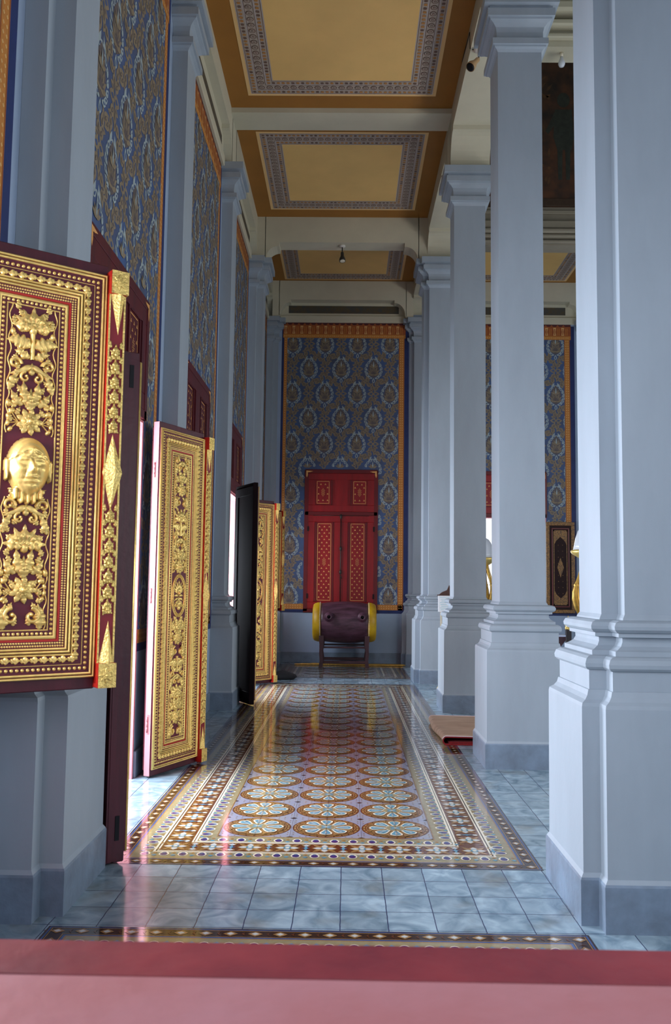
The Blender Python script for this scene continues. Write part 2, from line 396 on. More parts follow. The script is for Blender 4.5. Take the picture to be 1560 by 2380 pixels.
ZT = 6.32
for i, (a, b) in enumerate(((0.9, 3.72), (4.42, 6.86), (7.5, 9.83), (10.5, 12.72), (13.48, 15.72))):
    op = OPS[i]
    door = op[2] == 0
    opened = i != 2
    hole = (op[0], op[1], op[2]-0.5 if door else op[2], 3.49)
    painted_panel('painted_panel', wall_left, (XW, 0, 0), pi/2, a, b, 0.905, ZT, hole=hole, cover=(op[0]+0.02, op[1]-0.02, 0, 3.48), rowz=4.5)
painted_panel('painted_panel', wall_back, (0, YB, 0), 0, -1.255, 1.125, 0.905, ZT, cover=(-0.76, 0.54, 0.9, 3.5), ucen=-0.14, rowz=4.50, hole=(-0.775, 0.555, 0.93, 3.53))
painted_panel('painted_panel', wall_back, (0, YB, 0), 0, 1.83, 4.21, 0.905, ZT, ucen=2.95, rowz=4.50, hole=(2.33, 3.66, 0.93, 3.53))
# frieze, ledge and arch soffit over each panel
g = G()
for i, (a, b) in enumerate(((0.9, 3.8), (4.3, 6.95), (7.4, 9.9), (10.4, 12.8), (13.4, 15.7))):
    g.box(XW, XW+0.04, a, b, ZT, 6.45, 0, bev=0.006)
for a, b in ((-1.35, 1.15), (1.8, 4.25)): g.box(a, b, YB-0.04, YB, ZT, 6.45, 0, bev=0.006)
for i, (a, b) in enumerate(((0.9, 3.8), (4.3, 6.95), (7.4, 9.9), (10.4, 12.8), (13.4, 15.7))): g.box(XW, XW+0.006, a, b, 6.45, 7.05)
for a, b in ((-1.4, 1.2), (1.8, 4.3)): g.box(a, b, YB-0.006, YB, 6.45, 7.05)
struct(g.build('trim_1', CR))
g = G()
for a, b in ((1.1, 3.7), (4.5, 6.8), (7.55, 9.75), (10.55, 12.7), (13.5, 15.6)): g.box(XW, XW+0.008, a, b, 6.49, 6.66)
for a, b in ((-1.14, 0.93), (1.95, 4.05)): g.box(a, b, YB-0.008, YB, 6.50, 6.645)
struct(g.build('trim_2', mat('dark_frieze_paint', (84, 70, 42), 0.6, rgb2=(64, 66, 66), scale=14)))

# haunched beam: outline along span with rounded ends
def haunch(s0, s1, zspring, zsoff, ztop, r=0.3, step=0.06):
    pts = [(s0, ztop), (s0, zspring)]
    n = 8
    for k in range(n+1):
        a = k/n*pi/2; pts.append((s0+0.02+r*(1-cos(a)), zspring+(zsoff-zspring-step)*sin(a)))
    pts.append((s0+0.02+r, zsoff)); 
    pts.append((s1-0.02-r, zsoff))
    for k in range(n+1):
        a = (1-k/n)*pi/2; pts.append((s1-0.02-r*(1-cos(a)), zspring+(zsoff-zspring-step)*sin(a)))
    pts += [(s1, zspring), (s1, ztop)]
    return pts
def haunch_mesh(g, s0, s1, zsp, zso, zt, axis, a0, a1, r=0.3, step=0.06, mi=0):
    o = haunch(s0, s1, zsp, zso, zt, r, step)
    def p3(p, a): return (a, p[0], p[1]) if axis == 'x' else (p[0], a, p[1])
    top = [(p[0], zt) for p in o]
    for i in range(1, len(o)-2):
        p, q = o[i], o[i+1]
        if abs(q[0]-p[0]) > 1e-6:
            for a in (a0, a1): g.face([p3(p, a), p3(q, a), p3((q[0], zt), a), p3((p[0], zt), a)], mi)
        g.face([p3(p, a0), p3(q, a0), p3(q, a1), p3(p, a1)], mi)
    g.face([p3((s0, zt), a0), p3((s1, zt), a0), p3((s1, zt), a1), p3((s0, zt), a1)], mi)
ZC = 6.38   # top of capitals
CY = [4.08, 7.19, 10.17, 13.1, 16.1]
# long side beam over the right colonnade and over the left wall pilasters
g = G()
spans = [(0.85, 3.8)] + [(CY[i]+0.17, CY[i+1]-0.17) for i in range(4)]
for (a, b) in spans: haunch_mesh(g, a, b, ZC+0.02, 6.79, 7.45, 'x', 1.19, 1.66, r=0.26, step=0.05)
for y in CY[:4]: g.box(1.19, 1.66, y-0.2, y+0.2, ZC, 7.45)
struct(fixn(g.build('trim_3', CR)))
g = G()
for (a, b) in spans: haunch_mesh(g, a, min(b, 15.88), ZC+0.02, 6.79, 7.3, 'x', XW, -1.43, r=0.26, step=0.05)
for y in CY[:4]: g.box(XW, -1.43, y-0.2, y+0.2, ZC, 7.3)
struct(fixn(g.build('trim_4', CR)))
# cross beams of the aisle
g = G(); g.box(-1.43, 1.19, 9.84, 10.24, 7.0, 7.3); g.box(-1.43, 1.19, 6.75, 7.15, 7.0, 7.3); g.box(-1.43, 1.19, 3.85, 4.25, 7.0, 7.3)
struct(g.build('trim_5', CR))
g = G(); haunch_mesh(g, -1.31, 1.06, ZC+0.02, 6.66, 7.3, 'y', 12.9, 13.22, r=0.2, step=0.06); g.box(-1.43, -1.3, 12.9, 13.22, ZC, 7.3); g.box(1.05, 1.19, 12.9, 13.22, ZC, 7.3)
struct(fixn(g.build('trim_6', CR)))
g = G(); haunch_mesh(g, -1.31, 1.06, ZC+0.02, 6.70, 7.3, 'y', 15.7, 15.9, r=0.2, step=0.05); g.box(-1.43, -1.3, 15.7, 15.9, ZC, 7.3); g.box(1.05, 1.19, 15.7, 15.9, ZC, 7.3)
haunch_mesh(g, 1.75, 4.3, ZC+0.02, 6.70, 7.3, 'y', 15.7, 15.9, r=0.2, step=0.05)
struct(fixn(g.build('trim_7', CR)))
# nave: cross wall over the beam at the far end of the nave, with mouldings, and a nearer cross beam
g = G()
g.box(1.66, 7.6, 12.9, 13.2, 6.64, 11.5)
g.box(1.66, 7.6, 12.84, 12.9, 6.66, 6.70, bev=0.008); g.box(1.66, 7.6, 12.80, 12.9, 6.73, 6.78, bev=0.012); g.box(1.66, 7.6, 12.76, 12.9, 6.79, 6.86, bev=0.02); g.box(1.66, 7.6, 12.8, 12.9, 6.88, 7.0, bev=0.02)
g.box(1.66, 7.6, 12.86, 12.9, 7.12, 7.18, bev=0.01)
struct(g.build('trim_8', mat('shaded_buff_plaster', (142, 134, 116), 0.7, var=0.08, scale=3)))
g = G(); g.box(1.66, 7.6, 9.98, 10.3, 7.93, 8.7); g.box(1.66, 7.6, 9.9, 9.98, 8.0, 8.06, bev=0.015); g.box(1.66, 7.6, 9.84, 9.98, 8.12, 8.2, bev=0.02); g.box(1.66, 7.6, 9.78, 9.98, 8.27, 8.4, bev=0.03)
struct(g.build('trim_9', CR))
# ceilings
def ceiling_paint(x0, x1, y0, y1, parent, dots=True, z=H):
    g = G(); L_ = lambda k: z-0.003-0.0012*k
    def rect(a, b, c, d, k, mi): g.face([(a, c, L_(k)), (a, d, L_(k)), (b, d, L_(k)), (b, c, L_(k))], mi)
    rect(x0, x1, y0, y1, 0, 0)
    def frame(i0, i1, k, mi): 
        rect(x0+i0, x1-i0, y0+i0, y0+i1, k, mi); rect(x0+i0, x1-i0, y1-i1, y1-i0, k, mi); rect(x0+i0, x0+i1, y0+i1, y1-i1, k, mi); rect(x1-i1, x1-i0, y0+i1, y1-i1, k, mi)
    rect(x0+0.04, x1-0.04, y0+0.04, y1-0.04, 1, 1)       # stencil ground
    rect(x0+0.31, x1-0.31, y0+0.31, y1-0.31, 2, 2)       # field
    for i0 in (0.042, 0.118, 0.226, 0.302): frame(i0, i0+0.006, 2, 5)
    for i0 in (0.052, 0.128, 0.216, 0.292): frame(i0, i0+0.004, 3, 3)
    if dots:
        for inset, kind in ((0.085, 0), (0.172, 1), (0.259, 0)):
            ax0, ax1, ay0, ay1 = x0+inset, x1-inset, y0+inset, y1-inset
            st = 0.055 if kind == 0 else 0.092
            def put(x, y):
                if kind == 0:
                    r = 0.017; mi = 4 if inset > 0.1 or True else 3
                    g.face([(x-r, y-r*0.6, L_(4)), (x-r*0.6, y-r, L_(4)), (x+r*0.6, y-r, L_(4)), (x+r, y-r*0.6, L_(4)), (x+r, y+r*0.6, L_(4)), (x+r*0.6, y+r, L_(4)), (x-r*0.6, y+r, L_(4)), (x-r, y+r*0.6, L_(4))], random.choice((3, 4, 4)))
                else:
                    for rr, mi, k in ((0.036, 3, 4), (0.026, 1, 5), (0.015, 3, 6), (0.007, 1, 7)):
                        g.face([(x+rr*cos(a), y+rr*sin(a), L_(k)) for a in [q*pi/5 for q in range(10)]], mi)
            n = max(1, round((ax1-ax0)/st))
            for i in range(n+1):
                for y in (ay0, ay1): put(ax0+(ax1-ax0)*i/n, y)
            n = max(1, round((ay1-ay0)/st))
            for i in range(1, n):
                for x in (ax0, ax1): put(x, ay0+(ay1-ay0)*i/n)
    return g.build('ceiling_panel', [CT, CL, CG, CD, CO, mat('ceiling_pale_line', (186, 180, 184), 0.65)], parent)
g = G(); g.box(-1.95, 1.66, 0.5, 16.3, H, H+0.3); ceil = struct(g.build('ceiling', CB))
for y0, y1 in ((0.9+0.3, 3.6), (4.5, 6.5), (7.4, 9.58), (10.38, 12.63), (13.25, 15.62)): ceiling_paint(-1.2, 0.97, y0, y1, ceil)
g = G(); g.box(1.66, 4.25, 13.2, 15.9, H-0.0, H+0.3); c2 = struct(g.build('ceiling', CB)); ceiling_paint(1.95, 4.0, 13.25, 15.62, c2)
g = G(); g.box(1.66, 8.0, 0.5, 13.2, 11.5, 11.7); struct(g.build('ceiling', CR))
g = G(); g.box(1.5, 1.66, 0.5, 13.0, 7.45, 11.5); struct(g.build('wall_upper', CR))

# ---- tiled floor carpets
def carpet(y0, y1, parent_name='floor'):
    x0, x1 = -1.2, 1.0; g = G(); z = lambda k: 0.0006+0.00045*k
    mats = [T_FIELD, T_BROWN, T_GOLD, T_WHITE, T_BLUE, T_TAN, T_PURP, T_OLIVE, T_DARK, T_NAVY, T_GREY]
    def rect(a, b, c, d, k, mi): g.face([(a, c, z(k)), (b, c, z(k)), (b, d, z(k)), (a, d, z(k))], mi)
    def ngon(cx, cy, r, k, mi, n=28, ry=None): g.face([(cx+r*cos(2*pi*q/n), cy+(ry or r)*sin(2*pi*q/n), z(k)) for q in range(n)], mi)
    cnt = [0]
    def poly(p, k, mi):
        cnt[0] += 1; zz = z(k)+(cnt[0] % 30)*1e-5; g.face([(a, b, zz) for a, b in p], mi)
    rect(x0, x1, y0, y1, 0, 8)
    def strip(i0, i1, k, mi):
        for q in ((x0+i0, x1-i0, y0+i0, y0+i1), (x0+i0, x1-i0, y1-i1, y1-i0), (x0+i0, x0+i1, y0+i1, y1-i1), (x1-i1, x1-i0, y0+i1, y1-i1)): rect(*q, k, mi)
    # side edge strip bars
    for i0, i1, mi in ((0.0, 0.008, 8), (0.008, 0.016, 9), (0.019, 0.023, 2), (0.078, 0.082, 2), (0.085, 0.096, 9), (0.096, 0.104, 2)): strip(i0, i1, 1, mi)
    strip(0.104, 0.20, 1, 7); strip(0.20, 0.212, 2, 3); strip(0.214, 0.219, 2, 8); strip(0.219, 0.228, 2, 3)
    strip(0.228, 0.374, 1, 1); strip(0.374, 0.383, 2, 3); strip(0.383, 0.388, 2, 8); strip(0.388, 0.40, 2, 3)
    strip(0.40, 0.494, 1, 7); strip(0.492, 0.50, 2, 2)
    rect(x0+0.5, x1-0.5, y0+0.5, y1-0.5, 1, 0)
    ym = lambda: None
    def along(inset, step, fn):
        # walk the four sides; fn(x, y, nx, ny) with n = outward normal
        nx = round((x1-x0-2*inset)/step); ny = round((y1-y0-2*inset)/step)
        for i in range(nx+1):
            x = x0+inset+(x1-x0-2*inset)*i/nx
            fn(x, y0+inset, 0, -1); fn(x, y1-inset, 0, 1)
        for i in range(1, ny):
            y = y0+inset+(y1-y0-2*inset)*i/ny
            fn(x0+inset, y, -1, 0); fn(x1-inset, y, 1, 0)
    def edge(x, y, nx, ny):
        tx, ty = -ny, nx
        P_ = lambda a, b: (x+tx*a+nx*b, y+ty*a+ny*b)
        poly([P_(-0.03, 0), P_(0, -0.024), P_(0.03, 0), P_(0, 0.024)], 2, 2)
        poly([P_(-0.016, 0), P_(0, -0.013), P_(0.016, 0), P_(0, 0.013)], 3, 10)
        poly([P_(0.04, -0.02), P_(0.055, 0), P_(0.04, 0.02), P_(0.045, 0)], 2, 1)
    along(0.05, 0.1, edge)
    def heart(x, y, nx, ny):
        tx, ty = -ny, nx
        P_ = lambda a, b: (x+tx*a+nx*b, y+ty*a+ny*b)
        out = [P_(0.027*cos(a), 0.034*sin(a)) for a in [q*pi/6 for q in range(12)]]
        poly(out, 3, 3); poly([P_(0.019*cos(a), 0.004+0.024*sin(a)) for a in [q*pi/6 for q in range(12)]], 4, 6)
        poly([P_(0.012*cos(a), -0.014+0.012*sin(a)) for a in [q*pi/4 for q in range(8)]], 5, 9)
        poly([P_(0.034, 0.02), P_(0.05, 0.036), P_(0.066, 0.02), P_(0.05, 0.008)], 3, 4)
        poly([P_(0.04, -0.02), P_(0.05, -0.005), P_(0.06, -0.02), P_(0.05, -0.035)], 3, 2)
        poly([P_(0.028, -0.01), P_(0.036, 0.0), P_(0.032, -0.022)], 3, 4); poly([P_(0.072, -0.01), P_(0.064, 0.0), P_(0.068, -0.022)], 3, 4)
    along(0.168, 0.1, heart); along(0.432, 0.1, lambda x, y, a, b: heart(x, y, a, b))
    def floral(x, y, nx, ny):
        tx, ty = -ny, nx
        P_ = lambda a, b: (x+tx*a+nx*b, y+ty*a+ny*b)
        for q in range(4):
            a = q*pi/2; c, s_ = cos(a), sin(a)
            poly([P_(c*u-s_*v, s_*u+c*v) for u, v in leafp(0.0, 0, 0.07, 0.030, 0)], 3, 2)
            poly([P_(c*u-s_*v, s_*u+c*v) for u, v in leafp(0.014, 0, 0.048, 0.017, 0)], 4, 10)
            a += pi/4; c, s_ = cos(a), sin(a)
            poly([P_(c*u-s_*v, s_*u+c*v) for u, v in leafp(0.03, 0, 0.06, 0.012, 0)], 3, 2)
        poly([P_(0.022*cos(q*pi/4), 0.022*sin(q*pi/4)) for q in range(8)], 5, 4); poly([P_(0.012*cos(q*pi/4), 0.012*sin(q*pi/4)) for q in range(8)], 6, 3)
        for b in (-0.045, 0.0, 0.045):
            poly([P_(0.1+dx, b+dy) for dx, dy in ((-0.022, 0), (0, -0.018), (0.022, 0), (0, 0.018))], 3, 9 if b == 0 else 10)
        poly([P_(0.1+dx, dy) for dx, dy in ((-0.010, 0), (0, -0.045), (0.010, 0), (0, 0.045))], 4, 4)
        for a in (-0.1, 0.1):
            for b in (-1, 1): poly([P_(a*0.72, b*0.06), P_(a*0.9, b*0.067), P_(a*0.82, b*0.035)], 4, 2)
    along(0.3, 0.2, floral)
    nx = 3; ny = max(1, int(round((y1-y0-1.0)/0.4)))
    sy = (y1-y0-1.0)/ny
    for i in range(nx):
        for j in range(ny):
            cx = x0+0.7+0.4*i; cy = y0+0.5+sy*(j+0.5); e = sy/0.4
            for r, mi, k in ((0.196, 1, 2), (0.188, 2, 3), (0.176, 1, 4), (0.170, 2, 5), (0.163, 8, 6), (0.159, 2, 7)): ngon(cx, cy, r, k, mi, 32, r*e)
            for q in range(24):
                a = 2*pi*q/24; x_, y_ = cx+0.182*cos(a), cy+0.182*e*sin(a); d = 0.006
                poly([(x_-d, y_), (x_, y_-d), (x_+d, y_), (x_, y_+d)], 4, 8)
            for q in range(8):
                a = q*pi/4; am = a+pi/8
                P_ = lambda u, v, a=a: (cx+u*cos(a)-v*sin(a), cy+(u*sin(a)+v*cos(a))*e)
                poly([P_(0.152, -0.020), P_(0.158, 0.0), P_(0.152, 0.020), P_(0.138, 0.041), P_(0.110, 0.040), P_(0.048, 0.013), P_(0.048, -0.013), P_(0.110, -0.040), P_(0.138, -0.041)], 9, 1)
                poly([P_(0.148, -0.018), P_(0.153, 0.0), P_(0.148, 0.018), P_(0.135, 0.036), P_(0.110, 0.036), P_(0.050, 0.011), P_(0.050, -0.011), P_(0.110, -0.036), P_(0.135, -0.036)], 10, 3)
                poly([P_(0.141, -0.012), P_(0.144, 0.0), P_(0.141, 0.012), P_(0.130, 0.026), P_(0.110, 0.026), P_(0.062, 0.007), P_(0.062, -0.007), P_(0.110, -0.026), P_(0.130, -0.026)], 11, 4)
                poly([P_(0.128, -0.006), P_(0.128, 0.006), P_(0.078, 0.002), P_(0.078, -0.002)], 12, 10)
                P2 = lambda u, v, a=am: (cx+u*cos(a)-v*sin(a), cy+(u*sin(a)+v*cos(a))*e)
                poly([P2(0.163, -0.012), P2(0.163, 0.012), P2(0.135, 0.0)], 12, 2)
            ngon(cx, cy, 0.058, 12, 5, 16, 0.058*e); ngon(cx, cy, 0.050, 13, 7, 16, 0.05*e)
            for q in range(4):
                a = pi/4+q*pi/2; poly([(cx+u, cy+v*e) for u, v in leafp(0, 0, 0.045, 0.012, a)], 14, 4)
            poly([(cx-0.02, cy), (cx, cy-0.005), (cx+0.02, cy), (cx, cy+0.005)], 15, 3); poly([(cx-0.005, cy), (cx, cy-0.02), (cx+0.005, cy), (cx, cy+0.02)], 15, 3)
            # speckles and joints in the spandrels
            for sx_ in (-1, 1):
                for sy_ in (-1, 1):
                    X, Y = cx+sx_*0.2, cy+sy_*0.2*e
                    poly([(X-sx_*0.022, Y), (X, Y), (X, Y-sy_*0.016)], 3, 8)
                    for t in (0.05, 0.085):
                        poly([(X-sx_*t, Y-sy_*0.012), (X-sx_*(t+0.012), Y-sy_*0.017), (X-sx_*t, Y-sy_*0.022)], 3, 2)
                        poly([(X-sx_*0.012, Y-sy_*t), (X-sx_*0.017, Y-sy_*(t+0.012)), (X-sx_*0.022, Y-sy_*t)], 3, 2)
            rect(cx-0.0008, cx+0.0008, cy-sy/2, cy+sy/2, 16, 8)
    for i in range(4): rect(x0+0.5+0.4*i-0.001, x0+0.5+0.4*i+0.001, y0+0.5, y1-0.5, 16, 8)
    o = g.build('tile_carpet', mats)
    for mm in mats: pass
    return struct(o)
carpet(-0.0+0.9, 3.66).name = 'floor_carpet'
carpet(4.46, 12.56).name = 'floor_carpet'
carpet(13.32, 15.55).name = 'floor_carpet'

# ------------------------------------------------------------------ near sill
g = G(); g.box(-1.2, 1.9, 0.45, 1.022, 0.86, 0.96, 0, bev=0.006); win = struct(g.build('window_1', PS))
g = G(); g.box(-1.2, 1.9, 1.022, 1.125, 0.86, 0.957, 0, bev=0.005); g.build('window_rail', mat('worn_crimson_rail', (136, 48, 56), 0.5, rgb2=(104, 32, 46), scale=5, bump=0.2, bscale=20), win)

# ------------------------------------------------------------------ columns
BASE = [(0.142, 0.0), (0.142, 0.185), (0.138, 0.195), (0.127, 0.212), (0.125, 0.9), (0.122, 0.915), (0.104, 0.928), (0.092, 0.945), (0.086, 0.968), (0.080, 0.970), (0.080, 1.052), (0.090, 1.056), (0.099, 1.066), (0.101, 1.082), (0.094, 1.102), (0.080, 1.112), (0.060, 1.116), (0.060, 1.136), (0.046, 1.142), (0.026, 1.156), (0.017, 1.174), (0.018, 1.192), (0.040, 1.196), (0.040, 1.212), (0.050, 1.216), (0.062, 1.228), (0.064, 1.242), (0.056, 1.258), (0.036, 1.266), (0.012, 1.268), (0.010, 1.276), (0.0, 1.292)]
CAP = [(0.0, 5.93), (0.012, 5.95), (0.032, 5.962), (0.034, 5.976), (0.05, 5.978), (0.05, 6.03), (0.012, 6.032), (0.012, 6.10), (0.02, 6.14), (0.045, 6.165), (0.075, 6.18), (0.078, 6.195), (0.098, 6.197), (0.098, 6.262), (0.080, 6.264), (0.080, 6.29), (0.128, 6.292), (0.128, 6.375), (0.0, 6.38)]
def make_column(name, label, cat, plan, x, y, group=None, cl=lambda p: p):
    t = thing(name, label, cat, (x, y, 0), 0, group)
    def rings(prof, pl=plan): return [[cl((p[0], p[1]))+(z,) for p in offset(pl, d)] for d, z in prof]
    g = G(); g.loft(rings(BASE[:3]), 0); g.build('skirting', SK, t)
    g = G(); g.loft(rings(BASE[2:5]), 0); g.build('plinth', PL, t)
    g = G(); g.loft(rings(BASE[4:]), 0); g.build('base_moulding', PL, t)
    g = G(); g.loft(rings([(0, 1.29), (0, 5.94)]), 0); g.build('shaft', PL, t)
    g = G(); g.loft(rings(CAP), 0); g.build('capital', PL, t)
    return t
A = [(-0.185, -0.19), (0.185, -0.19), (0.185, 0.19), (-0.185, 0.19)]
B = [(-0.28, -0.18), (-0.205, -0.18), (-0.205, -0.27), (0.205, -0.27), (0.205, -0.18), (0.28, -0.18), (0.28, 0.18), (0.205, 0.18), (0.205, 0.27), (-0.205, 0.27), (-0.205, 0.18), (-0.28, 0.18)]
cB = make_column('column', 'massive stepped pale blue column nearest the camera, at right edge', 'column', B, 1.42, CY[0])
cA = make_column('column', 'square pale blue column second from the camera, beside the folded rug', 'column', A, 1.42, CY[1])
dup(cA, (1.42, CY[2], 0), 0, 'square pale blue column third from the camera, behind the folded rug')
dup(cB, (1.42, CY[3], 0), 0, 'stepped pale blue column fourth from the camera, left of the white notice board')
cW = make_column('column', 'pale blue half column built into the back wall right of the drum', 'column', B, 1.42, YB, cl=lambda p: (p[0], min(p[1]+0.165, -0.001)))
dup(cW, (4.62, YB, 0), 0, 'pale blue half column built into the back wall at far right of the hall')
cw = lambda p: (max(p[0], 0.001), p[1])
PA = [(-0.3, -0.19), (0.13, -0.19), (0.13, 0.19), (-0.3, 0.19)]
PBp = [(-0.3, -0.27), (0.11, -0.27), (0.11, -0.18), (0.21, -0.18), (0.21, 0.18), (0.11, 0.18), (0.11, 0.27), (-0.3, 0.27)]
pB = make_column('pilaster', 'stepped pale blue wall pilaster at far left behind the nearest gilded leaf', 'pilaster', PBp, -1.53, CY[0], cl=cw)
pA = make_column('pilaster', 'plain pale blue wall pilaster just beyond the first open doorway', 'pilaster', PA, -1.53, CY[1], cl=cw)
dup(pA, (-1.53, CY[2]-0.05, 0), 0, 'plain pale blue wall pilaster between the tall gilded leaf and the black leaf')
dup(pB, (-1.53, CY[3], 0), 0, 'stepped pale blue wall pilaster beyond the farthest open doorway')
make_column('pilaster', 'pale blue pilaster in the far left corner of the aisle', 'pilaster', PBp, -1.53, YB, cl=lambda p: (max(p[0], 0.001), min(p[1]+0.165, -0.001)))

# ------------------------------------------------------------------ red joinery: frame + fixed transom
def ring_frame(g, u0, u1, v0, v1, w, n0, n1, mi):
    for a, b, c, d in ((u0, u1, v1-w, v1), (u0, u1, v0, v0+w), (u0, u0+w, v0+w, v1-w), (u1-w, u1, v0+w, v1-w)): g.box(a, b, -n1, -n0, c, d, mi, bev=min(0.004, w/3))
def stencil(g, u0, u1, v0, v1, n, big=True):
    """gold line frame, rows of small tri-petal sprigs and a central lozenge on flat red"""
    w = 0.008
    for a, b, c, d in ((u0, u1, v1-w, v1), (u0, u1, v0, v0+w), (u0, u0+w, v0, v1), (u1-w, u1, v0, v1)): g.face([(a, -n, c), (b, -n, c), (b, -n, d), (a, -n, d)], 0)
    cu, cv = (u0+u1)/2, (v0+v1)/2; nr = int((v1-v0)/0.058)
    for r in range(1, nr):
        vv = v0+(v1-v0)*r/nr
        for c in ((-1, 0, 1) if r % 2 else (-0.5, 0.5)):
            uu = cu+c*(u1-u0)*0.36
            if abs(vv-cv) < 0.115 and abs(uu-cu) < 0.06: continue
            for q in (0.5, 2.6, 4.7+0.0): 
                g.face([(a, -n, b) for a, b in leafp(uu, vv, 0.018, 0.007, q+pi/2-0.5, 6)], 0)
    for rr in range(5):
        for q in range(9-2*abs(rr-2)*2 if rr != 2 else 9):
            pass
    for du in range(-3, 4):
        for dv in range(-5, 6):
            if abs(du)/3.2+abs(dv)/5.5 <= 1 and (du+dv) % 2 == 0:
                x_, y_ = cu+du*0.013, cv+dv*0.017; d = 0.0085
                g.face([(x_-d*0.8, -n, y_), (x_, -n, y_-d), (x_+d*0.8, -n, y_), (x_, -n, y_+d)], 0)
def corner_gold(g, u, v, su, sv, n, L=0.13):
    g.face([(u, -n, v), (u+su*L, -n, v-sv*0.012), (u+su*0.07, -n, v-sv*0.03), (u+su*0.03, -n, v-sv*0.035), (u+su*0.032, -n, v-sv*0.08), (u+su*0.015, -n, v-sv*L), (u, -n, v-sv*0.1)], 0)
def joinery(name, loc, rz, u0, u1, v0, v1, vt, depth=0.3, closed=False, gilded_back=False):
    """name = door_n / window_n ; red frame, transom panels, optional closed leaves. local (u,-n,v)"""
    root = sroot(name, loc, rz)
    g = G(); w = 0.06
    vb = v0 if closed else vt
    g.box(u0-0.012, u0+w, -0.022, depth, vb, v1, 0, bev=0.004); g.box(u1-w, u1+0.012, -0.022, depth, vb, v1, 0, bev=0.004)
    g.box(u0, u1, -0.022, depth, v1-w, v1+0.012, 0, bev=0.004); g.box(u0, u1, -0.022, depth, vt, vt+0.07, 0, bev=0.004)
    if v0 > 0.1: g.box(u0-0.012, u1+0.012, -0.022, depth, v0-0.02, v0+0.05, 0, bev=0.004)
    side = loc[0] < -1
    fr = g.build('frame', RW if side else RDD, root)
    if not closed:
        g = G(); g.box(u0-0.004, u0+0.03, -0.004, depth+0.1, v0, vt, 0); g.box(u1-0.03, u1+0.004, -0.004, depth+0.1, v0, vt, 0); g.box(u0+0.03, u1-0.03, 0.0, depth+0.1, vt-0.02, vt-0.001, 0)
        g.build('reveal_lining', PK, root)
    g = G(); cu = (u0+u1)/2
    g.box(u0+w, u1-w, 0.0, 0.03, vt+0.07, v1-w, 0)
    ring_frame(g, u0+w, u1-w, vt+0.07, v1-w, 0.12, -0.0, 0.018, 0); g.box(cu-0.12, cu+0.12, -0.0165, 0, vt+0.1, v1-w-0.05, 0)
    pw = (u1-u0)/2-0.13-w
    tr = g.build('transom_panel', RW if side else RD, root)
    gg = G()
    for s_ in (-1, 1):
        c = cu+s_*((u1-u0)/4+0.005); hw = 0.135
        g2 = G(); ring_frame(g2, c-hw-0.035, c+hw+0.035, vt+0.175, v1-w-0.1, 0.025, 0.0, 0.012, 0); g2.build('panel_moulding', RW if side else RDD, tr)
        stencil(gg, c-hw+0.02, c+hw-0.02, vt+0.22, v1-w-0.145, 0.003)
    for s_, uu in ((1, u0+0.012), (-1, u1-0.012)): corner_gold(gg, uu, v1-0.01, s_, 1, 0.0245)
    gg.build('gold_stencil', GPT, tr)
    if closed:
        for s_ in (-1, 1):
            a, b = (u0+w, cu-0.004) if s_ < 0 else (cu+0.004, u1-w)
            g = G(); g.box(a, b, 0.0, 0.035, v0+0.05, vt, 0); ring_frame(g, a, b, v0+0.05, vt, 0.12, 0.0, 0.016, 0)
            lf = g.build('leaf', RD, root)
            c = (a+b)/2; gg = G(); g2 = G(); ring_frame(g2, c-0.17, c+0.17, v0+0.15, vt-0.1, 0.028, 0.0, 0.012, 0); g2.build('panel_moulding', RDD, lf)
            stencil(gg, c-0.125, c+0.125, v0+0.2, vt-0.15, 0.003); gg.build('gold_stencil', GPT, lf)
            g3 = G()
            for vv in (v0+0.28, vt-0.25): g3.box((a-0.012 if s_ < 0 else b-0.012), (a+0.012 if s_ < 0 else b+0.012), -0.035, -0.015, vv-0.045, vv+0.045, 0, bev=0.003)
            g3.build('hinge', BK, lf)
        g = G(); g.tube([(cu, -0.035, v0+0.06), (cu, -0.035, vt+0.02)], 0.009, 0)
        for vv in (v0+0.72, v0+1.15, vt-0.02): g.lathe([(0.0, -0.05), (0.02, -0.03), (0.022, 0), (0.02, 0.03), (0.0, 0.05)], cu, -0.038, vv, 10)
        g.tube([(cu, -0.04, v0+0.66), (cu+0.03, -0.06, v0+0.6)], 0.008, 0)
        g.tube([(u0+0.15, -0.03, vt-0.005), (u1-0.15, -0.03, vt-0.005)], 0.004, 0)
        g.build('cremone_bolt', IR, root)
    return root
J = [('window_2', OPS[0]), ('door_1', OPS[1]), ('door_2', OPS[2]), ('door_3', OPS[3]), ('window_3', OPS[4])]
for nm, (a, b, z0, z1) in J: joinery(nm, (XW, 0, 0), pi/2, a, b, z0, z1, 2.61, depth=0.30, closed=(nm == 'door_2'))
joinery('window_4', (0, YB, 0), 0, -0.775, 0.555, 0.93, 3.53, 2.69, closed=True)
joinery('window_5', (0, YB, 0), 0, 2.33, 3.66, 0.93, 3.53, 2.69)
g = G(); g.box(-0.78, 0.56, YB+0.04, YB+0.3, 0.9, 2.7); g.box(XW-0.3, XW-0.04, 7.84, 9.3, 0.0, 2.62); struct(g.build('wall_blocking', WL))

